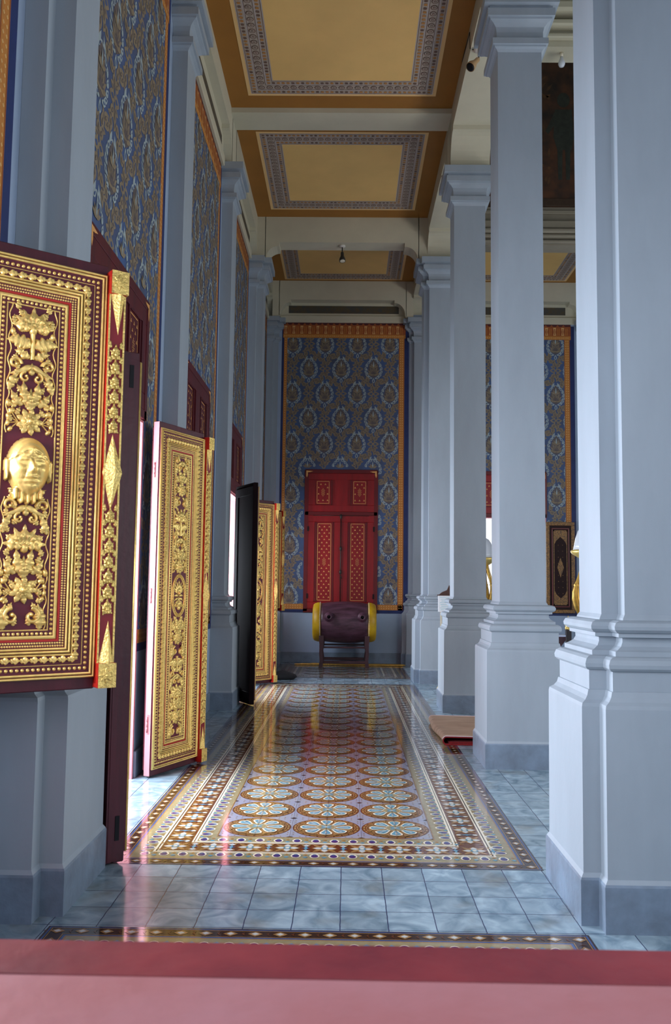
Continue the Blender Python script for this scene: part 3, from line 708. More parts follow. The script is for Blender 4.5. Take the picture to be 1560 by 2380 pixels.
# ------------------------------------------------------------------ carved gilded leaves
def ribbon(g, pts, wid, hgt, n0, mi=0, prof=(0, 0.72, 1.0, 0.72, 0), closed_end=True):
    rows = []
    m_ = len(pts)
    for i, (x, y) in enumerate(pts):
        a = pts[max(i-1, 0)]; b = pts[min(i+1, m_-1)]
        tx, ty = b[0]-a[0], b[1]-a[1]; l = math.hypot(tx, ty) or 1; tx /= l; ty /= l
        w = wid[i]; h = hgt[i]
        rows.append([(x-ty*w*o, -(n0+h*q), y+tx*w*o) for o, q in zip((1, 0.6, 0, -0.6, -1), prof)])
    b0 = len(g.v)
    for r in rows: g.v += r
    for i in range(m_-1):
        for k in range(4):
            g.f.append((b0+i*5+k, b0+i*5+k+1, b0+(i+1)*5+k+1, b0+(i+1)*5+k)); g.m.append(mi); g.sm.append(k in (0, 3, 1, 2))
def carve_leaf(g, x, y, ang, L, Wd, H_, curl=0.0, n0=0.0, lobes=4, mi=0):
    Wd *= 1.22
    N = 17; pts = []; wid = []; hgt = []; a = ang; px, py = x, y
    for i in range(N):
        t = i/(N-1); pts.append((px, py))
        env = sin(pi*min(1, t**0.7*0.97+0.03)); wid.append(max(0.0004, Wd*env*(0.62+0.48*abs(cos(lobes*pi*t)))))
        hgt.append(H_*(0.35+0.65*env)*(0.70+0.38*abs(cos(lobes*pi*t))))
        a += curl/(N-1); px += cos(a)*L/(N-1); py += sin(a)*L/(N-1)
    ribbon(g, pts, wid, hgt, n0, mi, prof=(0, 1.0, 0.55, 1.0, 0))
def dome(g, cx, cy, rx, ry, H_, n0=0.0, ang=0, seg=8, mi=0, rings=(1.0, 0.75, 0.4)):
    c, s_ = cos(ang), sin(ang); b0 = len(g.v)
    for k, r in enumerate(rings):
        h = H_*sqrt(max(0, 1-r*r))
        for q in range(seg):
            a = 2*pi*q/seg; u, v = rx*r*cos(a), ry*r*sin(a)
            g.v.append((cx+u*c-v*s_, -(n0+h), cy+u*s_+v*c))
    g.v.append((cx, -(n0+H_), cy))
    for k in range(len(rings)-1):
        for q in range(seg):
            j = (q+1) % seg; g.f.append((b0+k*seg+q, b0+k*seg+j, b0+(k+1)*seg+j, b0+(k+1)*seg+q)); g.m.append(mi); g.sm.append(True)
    k = len(rings)-1
    for q in range(seg): g.f.append((b0+k*seg+q, b0+k*seg+(q+1) % seg, b0+len(rings)*seg)); g.m.append(mi); g.sm.append(True)
def scroll(g, cx, cy, r0, a0, turns, w0, H_, s_=1, n0=0.0):
    N = 22; pts = []; wid = []; hgt = []
    for i in range(N):
        t = i/(N-1); r = r0*(1-0.78*t); a = a0+s_*turns*2*pi*t
        pts.append((cx+r*cos(a), cy+r*sin(a))); wid.append(w0*(1-0.45*t)); hgt.append(H_)
    ribbon(g, pts, wid, hgt, n0); dome(g, pts[-1][0], pts[-1][1], w0*0.9, w0*0.9, H_*1.4, n0)
def flower(g, cx, cy, r, n, H_, n0=0.0, a0=0.0):
    for q in range(n):
        a = a0+2*pi*q/n; carve_leaf(g, cx+r*0.2*cos(a), cy+r*0.2*sin(a), a, r*0.8, r*0.30, H_, 0, n0, 1)
    for q in range(n):
        a = a0+pi/n+2*pi*q/n; carve_leaf(g, cx, cy, a, r*0.55, r*0.16, H_*1.2, 0, n0+H_*0.3, 1)
    dome(g, cx, cy, r*0.22, r*0.22, H_*1.1, n0+H_*0.7)
HW = 0.098
def seg_scrolls(g, y, k, up=1):     # two facing volutes with leaf
    for s_ in (1, -1):
        scroll(g, s_*0.038, y, 0.034, pi/2 if s_ > 0 else pi/2, 0.95, 0.011, 0.016, s_=-s_*up)
        carve_leaf(g, s_*0.07, y-0.05*up, up*(pi/2-0.1*s_) if up > 0 else -pi/2+0.1*s_, 0.10, 0.022, 0.017, s_*0.35*up)
def seg_lotus(g, y, k, up=1):
    for q in (-3, -2, -1, 0, 1, 2, 3):
        carve_leaf(g, q*0.006, y-0.035*up, up*pi/2-q*0.42, 0.085-0.006*abs(q), 0.021, 0.02, q*-0.12, 0, 2)
    for s_ in (1, -1): carve_leaf(g, 0, y-0.03*up, up*pi/2-s_*1.75, 0.06, 0.016, 0.018, s_*0.3*up, 0.003, 2)
    dome(g, 0, y-0.042*up, 0.018, 0.022, 0.02)
def seg_leaves(g, y, k, up=1):
    ribbon(g, [(0, y-0.06+0.12*i/6) for i in range(7)], [0.010]*7, [0.014]*7, 0)
    for s_ in (1, -1):
        carve_leaf(g, s_*0.008, y-0.01, pi/2-s_*0.9, 0.10, 0.026, 0.017, -s_*0.9, 0, 5)
        carve_leaf(g, s_*0.008, y-0.05, pi/2-s_*1.5, 0.07, 0.016, 0.015, s_*1.2, 0, 3)
        dome(g, s_*0.078, y+0.045, 0.011, 0.016, 0.014)
def seg_hearts(g, y, k, up=1):
    for s_ in (1, -1):
        scroll(g, s_*0.066, y+0.02, 0.026, pi if s_ > 0 else 0, 0.9, 0.009, 0.014, s_=-s_)
        scroll(g, s_*0.024, y-0.03, 0.022, pi/2, 0.9, 0.008, 0.014, s_=-s_)
        carve_leaf(g, 0, y+0.02, -pi/2+s_*0.95, 0.10, 0.012, 0.015, s_*0.3, 0, 1)
        carve_leaf(g, s_*0.085, y-0.09, pi/2+s_*0.15, 0.10, 0.014, 0.014, s_*0.5, 0, 4)
    carve_leaf(g, 0, y-0.02, pi/2, 0.05, 0.012, 0.016, 0, 0, 1)
def seg_spray(g, y, k, up=1):
    for s_ in (1, -1):
        carve_leaf(g, s_*0.006, y-0.05, pi/2-s_*0.35, 0.115, 0.019, 0.018, s_*0.25, 0, 4)
        carve_leaf(g, s_*0.03, y-0.04, pi/2-s_*0.95, 0.075, 0.016, 0.014, s_*0.5, 0, 3)
        for a in (0.2, 1.2, 2.2): dome(g, s_*(0.072+0.014*cos(a*2.1)), y-0.045+0.022*sin(a*2.1), 0.012, 0.017, 0.014, ang=a)
    carve_leaf(g, 0, y-0.06, pi/2, 0.09, 0.019, 0.02, 0, 0, 3)
def seg_flower(g, y, k, up=1):
    flower(g, 0, y, 0.056, 9, 0.016)
    for s_ in (1, -1):
        for q in range(4):
            a = 0.75-q*0.5; x1, y1 = s_*0.045, y-0.005; x2, y2 = s_*(0.045+0.04*cos(a)), y+0.052*sin(a)
            ribbon(g, [(x1+(x2-x1)*t/4, y1+(y2-y1)*t/4) for t in range(5)], [0.003]*5, [0.008]*5, 0)
            dome(g, x2, y2, 0.009, 0.014, 0.013, ang=a)
SEGS = [seg_scrolls, seg_lotus, seg_leaves, seg_hearts, seg_spray, seg_flower]
def rect_mould(g, W_, H_, ins, hw, n0, h, mi=0, seg=5, base=0.0):
    prof = [(ins-hw*cos(pi*k/seg), n0+h*sin(pi*k/seg)) for k in range(seg+1)]
    b0 = len(g.v); k_ = len(prof)
    for i, n in prof:
        g.v += [(i, -n, i+base), (W_-i, -n, i+base), (W_-i, -n, H_-i+base), (i, -n, H_-i+base)]
    for k in range(k_-1):
        for q in range(4):
            j = (q+1) % 4; g.f.append((b0+k*4+q, b0+k*4+j, b0+(k+1)*4+j, b0+(k+1)*4+q)); g.m.append(mi); g.sm.append(True if seg > 2 else False)
def walk(W_, H_, ins, step):
    out = []
    nu = max(1, round((W_-2*ins)/step)); nv = max(1, round((H_-2*ins)/step))
    for i in range(nu): out.append((ins+(W_-2*ins)*i/nu, ins, 0)); out.append((W_-ins-(W_-2*ins)*i/nu, H_-ins, pi))
    for i in range(nv): out.append((W_-ins, ins+(H_-2*ins)*i/nv, pi/2)); out.append((ins, H_-ins-(H_-2*ins)*i/nv, -pi/2))
    return out
def mask_face(g, cx, cy, a=0.082, b=0.105, D=0.055, n0=0.0):
    NX, NY = 46, 64
    def bump(x, y, x0, y0, sx, sy): return math.exp(-((x-x0)/sx)**2-((y-y0)/sy)**2)
    b0 = len(g.v); X0, X1, Y0, Y1 = -1.08, 1.08, -1.35, 1.08
    idx = {}
    for j in range(NY+1):
        for i in range(NX+1):
            x = X0+(X1-X0)*i/NX; y = Y0+(Y1-Y0)*j/NY
            # head egg, narrower towards chin
            wx = 0.92 if y > 0 else 0.92-0.16*min(1, -y)**2
            e = 1-(x/wx)**2-(y/1.0)**2
            h = sqrt(e)*1.0 if e > 0 else -0.3
            ax = abs(x)
            if e > 0:
                cap = 1 if (y > 0.42+0.10*cos(3*x)-0.25*ax*ax) else 0
                h += 0.10*cap+0.03*cap*sin(40*sqrt(x*x+(y-0.1)**2))+0.015*(1-cap)*sin(31*x+4*sin(9*y))*(1 if y > 0.15 or y < -0.55 else 0)
                h += 0.07*bump(ax, y, 0.22, 0.36, 0.30, 0.035)+0.05*bump(ax, y, 0.30, 0.45-0.25*ax, 0.5, 0.02)
                h -= 0.06*bump(ax, y, 0.30, 0.035, 0.14, 0.015)+0.10*bump(x, y, 0, 0.27, 0.03, 0.07)
                h += 0.16*bump(x, y, 0, 0.50, 0.14, 0.12)                    # forehead ornament
                h += 0.10*bump(ax, y, 0.32, 0.22, 0.22, 0.07)                # brows
                h -= 0.16*bump(ax, y, 0.30, 0.10, 0.17, 0.08)                # sockets
                h += 0.12*bump(ax, y, 0.30, 0.09, 0.12, 0.045)               # eyeballs
                h += 0.34*bump(x, y, 0, -0.06, 0.09, 0.17)+0.14*bump(ax, y, 0.10, -0.17, 0.07, 0.06)  # nose
                h += 0.10*bump(ax, y, 0.48, -0.12, 0.18, 0.16)               # cheeks
                h += 0.12*bump(x, y, 0, -0.36, 0.30, 0.055)+0.12*bump(x, y, 0, -0.49, 0.24, 0.06)   # lips
                h -= 0.20*bump(x, y, 0, -0.425, 0.30, 0.022)                 # mouth line
                h += 0.08*bump(x, y, 0, -0.70, 0.22, 0.10)
                h -= 0.13*bump(ax, y-0.0, 0.26+0.2*max(0, -0.2-y), -0.28, 0.035, 0.16)+0.09*bump(x, y, 0, -0.585, 0.26, 0.022)
            # ears
            ear = bump(ax, y, 0.93, 0.02, 0.075, 0.24)+0.7*bump(ax, y, 0.90, -0.36, 0.06, 0.16)
            if ear > 0.35: h = max(h, 0.30+0.25*ear-0.18*bump(ax, y, 0.95, 0.02, 0.05, 0.14))
            # beard tufts
            if y < -0.72 and ax < 0.78-0.45*max(0, (-y-0.72))*1.2:
                lim = -0.93-0.28*(1-(ax/0.8)**2)-0.05*cos(ax*22)
                if y > lim: h = max(h, 0.36+0.10*cos(x*24))
            idx[(i, j)] = h
            g.v.append((cx+x*a, -(n0+max(h, -0.12)*D), cy+y*b))
    for j in range(NY):
        for i in range(NX):
            if max(idx[(i, j)], idx[(i+1, j)], idx[(i, j+1)], idx[(i+1, j+1)]) <= -0.25: continue
            k = b0+j*(NX+1)+i; g.f.append((k, k+1, k+NX+2, k+NX+1)); g.m.append(0); g.sm.append(True)
def gilded_leaf(name, label, H_, loc, rz, face=False, group=None, base=0.0, W_=0.59):
    t = thing(name, label, 'door' if not face else 'shutter', loc, rz, group)
    # slab: local u 0..W_, body behind the carved face
    g = G(); g.box(0, W_, 0.0, 0.05, base, base+H_, 0, bev=0.004); slab = g.build('panel_board', DW, t)
    B0, H0 = base, H_; base = base+0.042; H_ = H_-0.084
    HH = H_
    # stepped grounds
    g = G(); 
    def ringb(i0, i1, n0, n1, mi):
        for a, b, c, d in ((i0, W_-i0, i0, i1), (i0, W_-i0, HH-i1, HH-i0), (i0, i0+i1-i0, i1, HH-i1), (W_-i1, W_-i0, i1, HH-i1)): g.box(a, b, -n1, -n0, c+base, d+base, mi)
    ringb(0.006, 0.098, 0, 0.012, 0); ringb(0.098, 0.152, 0, 0.006, 1); ringb(0.152, 0.160, 0, 0.007, 2)
    g.box(0.16, W_-0.16, -0.002, 0, 0.16+base, HH-0.16+base, 0)
    g.build('painted_ground', [MG, MG, RB], t)
    g = G()
    for ins, hw, n0, h in ((0.010, 0.0052, 0.010, 0.012), (0.0225, 0.0048, 0.010, 0.012), (0.059, 0.0015, 0.012, 0.003), (0.099, 0.004, 0.008, 0.010), (0.1105, 0.0048, 0.006, 0.014), (0.1225, 0.0045, 0.004, 0.012), (0.168, 0.008, 0.0, 0.007), (0.197, 0.003, 0.0, 0.007)):
        rect_mould(g, W_, HH, ins, hw, n0, h, base=base)
    for u, v, a in walk(W_, HH, 0.079, 0.036):   # twisted leaf rope
        carve_leaf(g, u-0.004*sin(a), v+base, a+0.30, 0.042, 0.013, 0.017, -0.5, 0.010, 2)
    g.build('gilded_moulding', GD, t)
    g = G()
    for u, v, a in walk(W_, HH, 0.044, 0.0205): dome(g, u, v+base, 0.0075, 0.0075, 0.007, 0.012, seg=7, rings=(1.0, 0.55)); 
    for u, v, a in walk(W_, HH, 0.183, 0.0185):
        dome(g, u, v+base, 0.0068, 0.0068, 0.006, 0.002, seg=7, rings=(1.0, 0.6))
    for ins in (0.135, 0.146):
        for u, v, a in walk(W_, HH, ins, 0.0098): dome(g, u, v+base, 0.0046, 0.0046, 0.005, 0.006, seg=5, rings=(1.0,))
    g.build('gilded_beading', GD, t)
    # central carving
    g = G(); v0, v1 = 0.20, HH-0.20; cv = (v0+v1)/2
    gap = 0.125 if face else 0.17
    def column_of(a, b, order, up):
        n = max(2, round((b-a)/0.104)); st = (b-a)/n
        for i in range(n):
            y = a+st*(i+0.5)
            order[i % len(order)](g, y, i, up)
        # low background leaves filling the gaps
        k = int((b-a)/0.030)
        for i in range(k):
            y = a+(b-a)*(i+0.5)/k; w_ = 0.030+0.044*abs(sin(i*1.9))
            for s_ in (1, -1): carve_leaf(g, s_*w_, y, pi/2-s_*(0.9*sin(i*2.7)), 0.036, 0.0105, 0.008, s_*0.7*cos(i), 0.001, 3)
        # thin wavy side tendrils
        for s_ in (1, -1):
            pts = [(s_*(0.088+0.006*sin(j*0.9)), a+(b-a)*j/40) for j in range(41)]
            ribbon(g, pts, [0.0028]*41, [0.006]*41, 0)
    off = len(g.v)
    upper = [seg_flower, seg_spray, seg_hearts, seg_leaves, seg_lotus, seg_scrolls]
    lower = [seg_scrolls, seg_flower, seg_spray, seg_lotus, seg_hearts, seg_leaves]
    column_of(cv+gap, v1, upper, 1); column_of(v0, cv-gap, lower, 1)
    g.v = [(x+W_/2, y-0.002, z+base) if i >= off else (x, y, z) for i, (x, y, z) in enumerate(g.v)]
    g.build('carved_foliage', GD, t)
    g = G()
    if face:
        mask_face(g, W_/2, cv-0.005+base, a=0.092, b=0.118, D=0.07, n0=0.002); g.build('carved_mask', GD, t)
    else:
        for a in range(40):
            q = 2*pi*a/40; dome(g, W_/2+0.082*cos(q), cv+base+0.15*sin(q), 0.006, 0.006, 0.008, 0.002, seg=6)
        pts = [(W_/2+0.09*cos(2*pi*a/48), cv+base+0.16*sin(2*pi*a/48)) for a in range(49)]; ribbon(g, pts, [0.004]*49, [0.01]*49, 0.002)
        pts = [(W_/2+0.073*cos(2*pi*a/48), cv+base+0.14*sin(2*pi*a/48)) for a in range(49)]; ribbon(g, pts, [0.004]*49, [0.01]*49, 0.002)
        cx, cz = W_/2, cv+base
        for q in range(7): carve_leaf(g, cx, cz+0.02, pi/2+(q-3)*0.34, 0.095-0.006*abs(q-3), 0.009, 0.013, 0, 0.002, 2)
        for s_ in (1, -1):
            for q in range(4): carve_leaf(g, cx+s_*0.006, cz+0.015-q*0.018, pi/2-s_*(0.9+q*0.35), 0.055, 0.008, 0.012, -s_*0.6, 0.002, 2)
            scroll(g, cx+s_*0.03, cz-0.075, 0.018, pi/2, 0.8, 0.006, 0.011, s_=-s_, n0=0.002)
        carve_leaf(g, cx, cz-0.11, pi/2, 0.10, 0.016, 0.02, 0, 0.002, 2); dome(g, cx, cz+0.02, 0.014, 0.016, 0.022, 0.002)
        g.build('carved_medallion', GD, t)
    # astragal post along the free edge: vermilion flanks, gilded carved face
    a0, a1 = W_-0.004, W_+0.066; n1 = 0.034; AL, AH = B0+0.02, B0+H0-0.045
    g = G(); g.box(a0, a1, -n1, 0.02, AL, AH, 0, bev=0.003); g.box(a0, a1+0.004, -n1-0.022, 0.02, AL-0.015, AL+0.085, 0, bev=0.003); g.box(a0, a1+0.004, -n1-0.022, 0.02, AH-0.085, AH+0.015, 0, bev=0.003)
    g.build('astragal', RB, t)
    g = G(); um = (a0+a1)/2; nn = n1+0.0015
    g.box(a0+0.001, a0+0.007, -nn-0.003, -nn+0.001, AL+0.08, AH-0.08); g.box(a1-0.006, a1+0.002, -nn-0.003, 0.02, AL+0.08, AH-0.08)
    for z0, sgn in ((AL-0.014, 1), (AH+0.014, -1)):
        zz = sorted((z0, z0+sgn*0.098)); g.box(a0+0.002, a1+0.006, -nn-0.0225, -nn-0.018, zz[0], zz[1], 0); g.box(a1+0.002, a1+0.006, -nn-0.02, 0.015, zz[0], zz[1], 0)
        c = (zz[0]+zz[1])/2
        for q in range(8): carve_leaf(g, um, c, q*pi/4, 0.034, 0.009, 0.007, 0, nn+0.022, 1)
        dome(g, um, c, 0.008, 0.008, 0.010, nn+0.022)
        # tapering spike
        zb_, zt_ = (zz[1], zz[1]+0.17) if sgn > 0 else (zz[0], zz[0]-0.17)
        p = [(a0+0.006, -nn, zb_), (a1, -nn, zb_), (um+0.008, -nn, zt_)]; pk = (um+0.006, -nn-0.024, zb_)
        g.face([p[0], pk, p[2]], 0); g.face([pk, p[1], p[2]], 0); g.face([p[0], p[1], pk], 0)
    cz = base+HH/2; dl = 0.16 if face else 0.19
    P4 = [(um, -nn, cz+dl), (a0-0.004, -nn, cz), (um, -nn, cz-dl), (a1+0.012, -nn, cz)]; pk = (um+0.004, -nn-0.034, cz)
    for q in range(4): g.face([P4[q], P4[(q+1) % 4], pk], 0)
    z = AL+0.30; k = 0
    while z < AH-0.28:
        if abs(z-cz) > dl-0.02:
            for q in range(4): carve_leaf(g, um, z, pi/4+q*pi/2, 0.030, 0.010, 0.010, 0.3, nn, 2)
            carve_leaf(g, um, z-0.004, pi/2, 0.05, 0.010, 0.015, 0, nn, 2); dome(g, um, z, 0.008, 0.008, 0.015, nn)
            for s_ in (1, -1): carve_leaf(g, um+s_*0.024, z+0.028, pi/2, 0.03, 0.008, 0.008, 0, nn, 1)
        z += 0.062; k += 1
    g.build('astragal_carving', GDC, t)
    g = G(); g.box(a0+0.008, a1-0.007, -nn, -nn+0.001, AL+0.08, AH-0.08); g.build('astragal_ground', mat('crimson_ground', (128, 20, 32), 0.5), t)
    # inner face (red field panel) and hinges on the hung edge
    g = G()
    for a, b, c, d in ((0.0, W_, base, base+0.1), (0, W_, base+HH-0.1, base+HH), (0, 0.1, base+0.1, base+HH-0.1), (W_-0.1, W_, base+0.1, base+HH-0.1)): g.box(a, b, 0.05, 0.062, c, d, 0, bev=0.003)
    g.build('inner_frame', DW, t)
    for f in (0.13, 0.5, 0.87):
        g = G(); zc = base+HH*f; g.box(-0.004, 0.0, 0.012, 0.03, zc-0.07, zc+0.07, 0)
        g.lathe([(0.007, -0.055), (0.007, -0.019), (0.006, -0.0185), (0.007, -0.018), (0.007, 0.018), (0.006, 0.0185), (0.007, 0.019), (0.007, 0.055)], -0.006, 0.03, zc, 10)
        g.build('hinge', PH, t)
    g = G(); g.box(-0.0025, 0.0, 0.001, 0.049, B0+0.004, B0+H0-0.004); g.build('hung_edge', PK, t)
    return t
LW = gilded_leaf('gilded_window_leaf', 'gilded carved window leaf with a bearded face mask, nearest the camera', 1.76, (-1.50, 3.18, 0), R(37), face=True, base=0.976, W_=0.60)
LD = gilded_leaf('gilded_door_leaf', 'tall gilded door leaf with pink hinged edge in the nearest doorway', 2.60, (-1.405, 6.36, 0), R(66), base=0.012)
dup(LD, (-1.45, 12.06, 0), R(49), 'gilded door leaf of the far doorway, seen right of the black leaf')
dup(LW, (-1.52, 14.52, -0.02), R(52), 'farthest gilded window leaf, only its edge showing beside the painted back wall')
skipc = ('astragal', 'astragal_carving', 'astragal_ground', 'hinge', 'hung_edge')
# the near leaf of each doorway swings towards the camera and shows only its dark back and edge
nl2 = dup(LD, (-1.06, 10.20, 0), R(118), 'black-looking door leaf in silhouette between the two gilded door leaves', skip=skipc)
nl = dup(LD, (-1.105, 4.46, 0), R(127), 'dark maroon door leaf seen edge-on left of the bright doorway', skip=skipc)
g = G(); g.box(0.0, 0.59, 0.062, 0.085, 0.012, 2.612, 0, bev=0.004)
for (a, b, c, d) in ((0, 0.1, 0.012, 2.612), (0.49, 0.59, 0.012, 2.612), (0.1, 0.49, 0.012, 0.16), (0.1, 0.49, 2.46, 2.612)): g.box(a, b, 0.085, 0.095, c, d, 0, bev=0.003)
bb = g.build('backing_board', DW, nl)
g = G(); g.box(-0.003, 0.0, 0.0, 0.085, 0.02, 2.605); g.build('free_edge', DW, nl)
for z0 in (0.12, 2.42): g = G(); g.box(-0.006, -0.002, 0.028, 0.05, z0, z0+0.12); g.build('flush_bolt', BK, nl)
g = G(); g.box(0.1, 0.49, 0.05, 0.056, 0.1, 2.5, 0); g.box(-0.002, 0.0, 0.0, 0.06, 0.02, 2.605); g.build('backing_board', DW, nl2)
DK = mat('shade_dark_maroon_wood', (18, 7, 10), 0.85, var=0.2, scale=5, spec=0.1)  # near-black copy of the maroon wood, the leaf's shade put into its colour
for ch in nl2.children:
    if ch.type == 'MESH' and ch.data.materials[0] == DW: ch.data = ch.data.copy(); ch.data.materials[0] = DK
# open leaf folded flat on the far hall window
gss = mat('gold_scroll_stencil', (168, 116, 38), 0.45, rgb2=(52, 30, 14), scale=60)
t = thing('lacquered_window_leaf', 'dark lacquered window leaf with gold stencil border, folded against the far wall', 'shutter', (3.64, YB-0.045, 0), 0)
g = G(); g.box(0, 0.52, -0.02, 0.03, 0.955, 2.61, 0, bev=0.004); g.build('panel_board', mat('black_brown_lacquer', (38, 16, 16), 0.55, var=0.2, scale=5, spec=0.2), t)
g = G(); ring_frame(g, 0.0, 0.52, 0.955, 2.61, 0.062, 0.02, 0.026, 0); g.build('gold_border', gss, t)
g = G(); ring_frame(g, 0.10, 0.42, 1.06, 2.50, 0.02, 0.02, 0.034, 0); g.build('panel_moulding', RDD, t)
g = G(); n = 0.0225
for a, b, c, d in ((0.135, 0.385, 2.44, 2.46), (0.135, 0.385, 1.10, 1.12), (0.135, 0.15, 1.1, 2.46), (0.37, 0.385, 1.1, 2.46)): g.face([(a, -n, c), (b, -n, c), (b, -n, d), (a, -n, d)], 0)
for s_, c in ((1, 2.44), (-1, 1.12)):
    g.face([(0.15, -n, c), (0.37, -n, c), (0.37, -n, c-s_*0.24), (0.335, -n, c-s_*0.17), (0.26, -n, c-s_*0.10), (0.185, -n, c-s_*0.17), (0.15, -n, c-s_*0.24)][::s_], 0)
g.face([(0.20, -n, 1.78), (0.26, -n, 1.60), (0.32, -n, 1.78), (0.26, -n, 1.96)], 0)
for q in range(9):
    for r_ in (-1, 1): g.face([(a, -n, b) for a, b in leafp(0.26+r_*0.04, 1.30+q*0.11, 0.018, 0.006, pi/2, 6)], 0)
g.build('gold_stencil', gss, t)

# ------------------------------------------------------------------ drum on its stand
t = thing('barrel_drum', 'large purple-brown barrel drum with yellow hide ends before the red window', 'drum', (-0.025, 15.3, 0))
wood = mat('purple_brown_drum_wood', (104, 70, 88), 0.4, rgb2=(60, 36, 46), scale=4, stretch=(1, 4, 4), bump=0.2, bscale=15)
hide = mat('yellow_dyed_hide', (222, 188, 30), 0.42, rgb2=(190, 148, 22), scale=5)
g = G(); pr = [(0.3615-0.035*(x/0.42)**2, x) for x in [-0.42+0.84*i/16 for i in range(17)]]
g.lathe(pr, 0, 0, 0.765, 48, axis='x'); g.build('drum_body', wood, t)
for s_ in (1, -1):
    g = G(); pr = [(0.3305, 0.41), (0.345, 0.43), (0.342, 0.47), (0.325, 0.52), (0.30, 0.545), (0.25, 0.555), (0.0, 0.56)]
    pr = [(r, s_*x) for r, x in pr]
    g.lathe(pr, 0, 0, 0.765, 48, axis='x'); g.build('drum_head', hide, t)
    g = G(); rg = []
    for x_, dr in ((0.418, 0.0), (0.420, 0.004), (0.425, 0.006), (0.430, 0.004), (0.432, 0.0)):
        rg.append([(s_*x_, (0.337+dr*(1.5+cos(64*2*pi*q/320)))*cos(2*pi*q/320), 0.765+(0.337+dr*(1.5+cos(64*2*pi*q/320)))*sin(2*pi*q/320)) for q in range(320)])
    g.loft(rg, 0, False, True)
    g.build('stud_row', T_WHITE, t)
for x in (-0.265, 0.31):
    g = G(); g.lathe([(0.085, -0.325), (0.085, -0.352), (0.06, -0.358), (0.058, -0.385), (0.048, -0.39), (0.048, -0.42), (0.03, -0.424), (0.028, -0.40), (0.0, -0.40)], x, 0, 0.865, 24, axis='y')
    o = g.build('lug', wood, t)
    g = G(); g.lathe([(0.027, -0.418), (0.0, -0.4185)], x, 0, 0.865, 16, axis='y'); g.build('lug_bore', BK, o)
st = mat('dark_stand_wood', (60, 30, 36), 0.4, var=0.25, scale=4)
t = thing('drum_stand', 'dark wooden trestle stand carrying the barrel drum', 'stand', (-0.025, 15.3, 0))
for sx in (1, -1):
    for sy in (1, -1):
        g = G(); y0 = sy*0.355
        prof = [(0.0, 0.40, 0.034), (0.12, 0.385, 0.03), (0.25, 0.40, 0.026), (0.38, 0.385, 0.034), (0.45, 0.39, 0.04), (0.545, 0.395, 0.04)]
        g.loft([[(sx*x-w, y0*(1+0.12*(0.5-z))-0.035, z), (sx*x+w, y0*(1+0.12*(0.5-z))-0.035, z), (sx*x+w, y0*(1+0.12*(0.5-z))+0.035, z), (sx*x-w, y0*(1+0.12*(0.5-z))+0.035, z)] for z, x, w in prof]); fixn(g.build('leg', st, t))
    g = G(); g.box(sx*0.395-0.03, sx*0.395+0.03, -0.34, 0.34, 0.33, 0.395, 0, bev=0.006); g.build('saddle', st, t)
for sy in (1, -1):
    g = G(); g.box(-0.37, 0.37, sy*0.36-0.02, sy*0.36+0.02, 0.335, 0.365, 0, bev=0.004); g.box(-0.37, 0.37, sy*0.37-0.025, sy*0.37+0.025, 0.075, 0.125, 0, bev=0.004); g.build('rail', st, t)

# gold rods lying behind the stand
for i, (x0, x1, y0, y1) in enumerate(((-0.90, 1.02, 15.42, 15.40), (-0.80, 1.06, 15.50, 15.46), (-0.62, 1.04, 15.58, 15.54))):
    g = G(); a = Vector((x0, y0, 0.0145)); b = Vector((x1, y1, 0.0145))
    g.tube([a, a+(b-a)*0.02, b-(b-a)*0.02, b], [0.009, 0.0125, 0.0125, 0.009], 0, 10)
    for f in (0.3, 0.32, 0.7): 
        p = a+(b-a)*f; g.lathe([(0.0125, -0.01), (0.014, 0), (0.0125, 0.01)], p.x, p.y, p.z, 10, axis='x')
    o = g.build('brass_rod', GB, None, (x0, y0, 0)); tag(o, ['long brass rod on the floor at the foot of the drum stand, foremost', 'long brass rod on the floor behind the drum stand, middle one', 'long brass rod on the floor behind the drum stand, nearest the wall'][i], 'rod', 'brass rods lying under the drum')

# folded rug
rt = mat('beige_rug_backing', (176, 148, 124), 0.9, rgb2=(140, 112, 92), scale=3, bump=0.6, bscale=260, stretch=(1, 5, 1), bdist=0.003)
rr = mat('crimson_rug_pile', (122, 14, 20), 0.95, var=0.2, scale=60, bump=0.6, bscale=200, bdist=0.004)
t = thing('folded_rug', 'folded carpet with beige back and crimson pile on the floor between two columns', 'rug', (0.87, 7.85, 0))
def rug_ring(y, x0, dz):
    # outer contour (backing) of a U-fold, thickness th ; x relative
    c = []
    R0 = 0.036; th = 0.013; xr = 1.25
    outer = [(xr, 0.002)] + [(x0+R0-R0*sin(a), 0.002+R0+dz/2-(R0+dz/2)*cos(a)) for a in [pi*k/12 for k in range(13)]] + [(x0+0.35, 2*R0+dz*0.75), (x0+0.7, 2*R0+dz*0.5), (xr, 2*R0)]
    inner = [(xr, 0.002+th)] + [(x0+R0-(R0-th)*sin(a), 0.002+R0+dz/2-(R0+dz/2-th)*cos(a)) for a in [pi*k/12 for k in range(13)]] + [(x0+0.35, 2*R0+dz*0.75-th), (x0+0.7, 2*R0+dz*0.5-th), (xr, 2*R0-th)]
    return outer, inner
O_, I_ = [], []
for k in range(9):
    y = 1.25*k/8; o_, i_ = rug_ring(y, 0.0-0.015*k/8+0.012*sin(k), 0.006+0.004*sin(k*1.3))
    O_.append([(a, y, b) for a, b in o_]); I_.append([(a, y, b) for a, b in i_])
g = G(); g.loft(O_, 0, cap=False, smooth=True, closed=False); g.build('backing', rt, t)
g = G(); g.loft(I_, 0, cap=False, smooth=True, closed=False)
for E_ in (0, 8):
    for k in range(len(O_[0])-1): g.face([O_[E_][k], O_[E_][k+1], I_[E_][k+1], I_[E_][k]], 0)
g.build('pile', rr, t)
pbm = mat('pale_pink_binding', (214, 190, 190), 0.9)
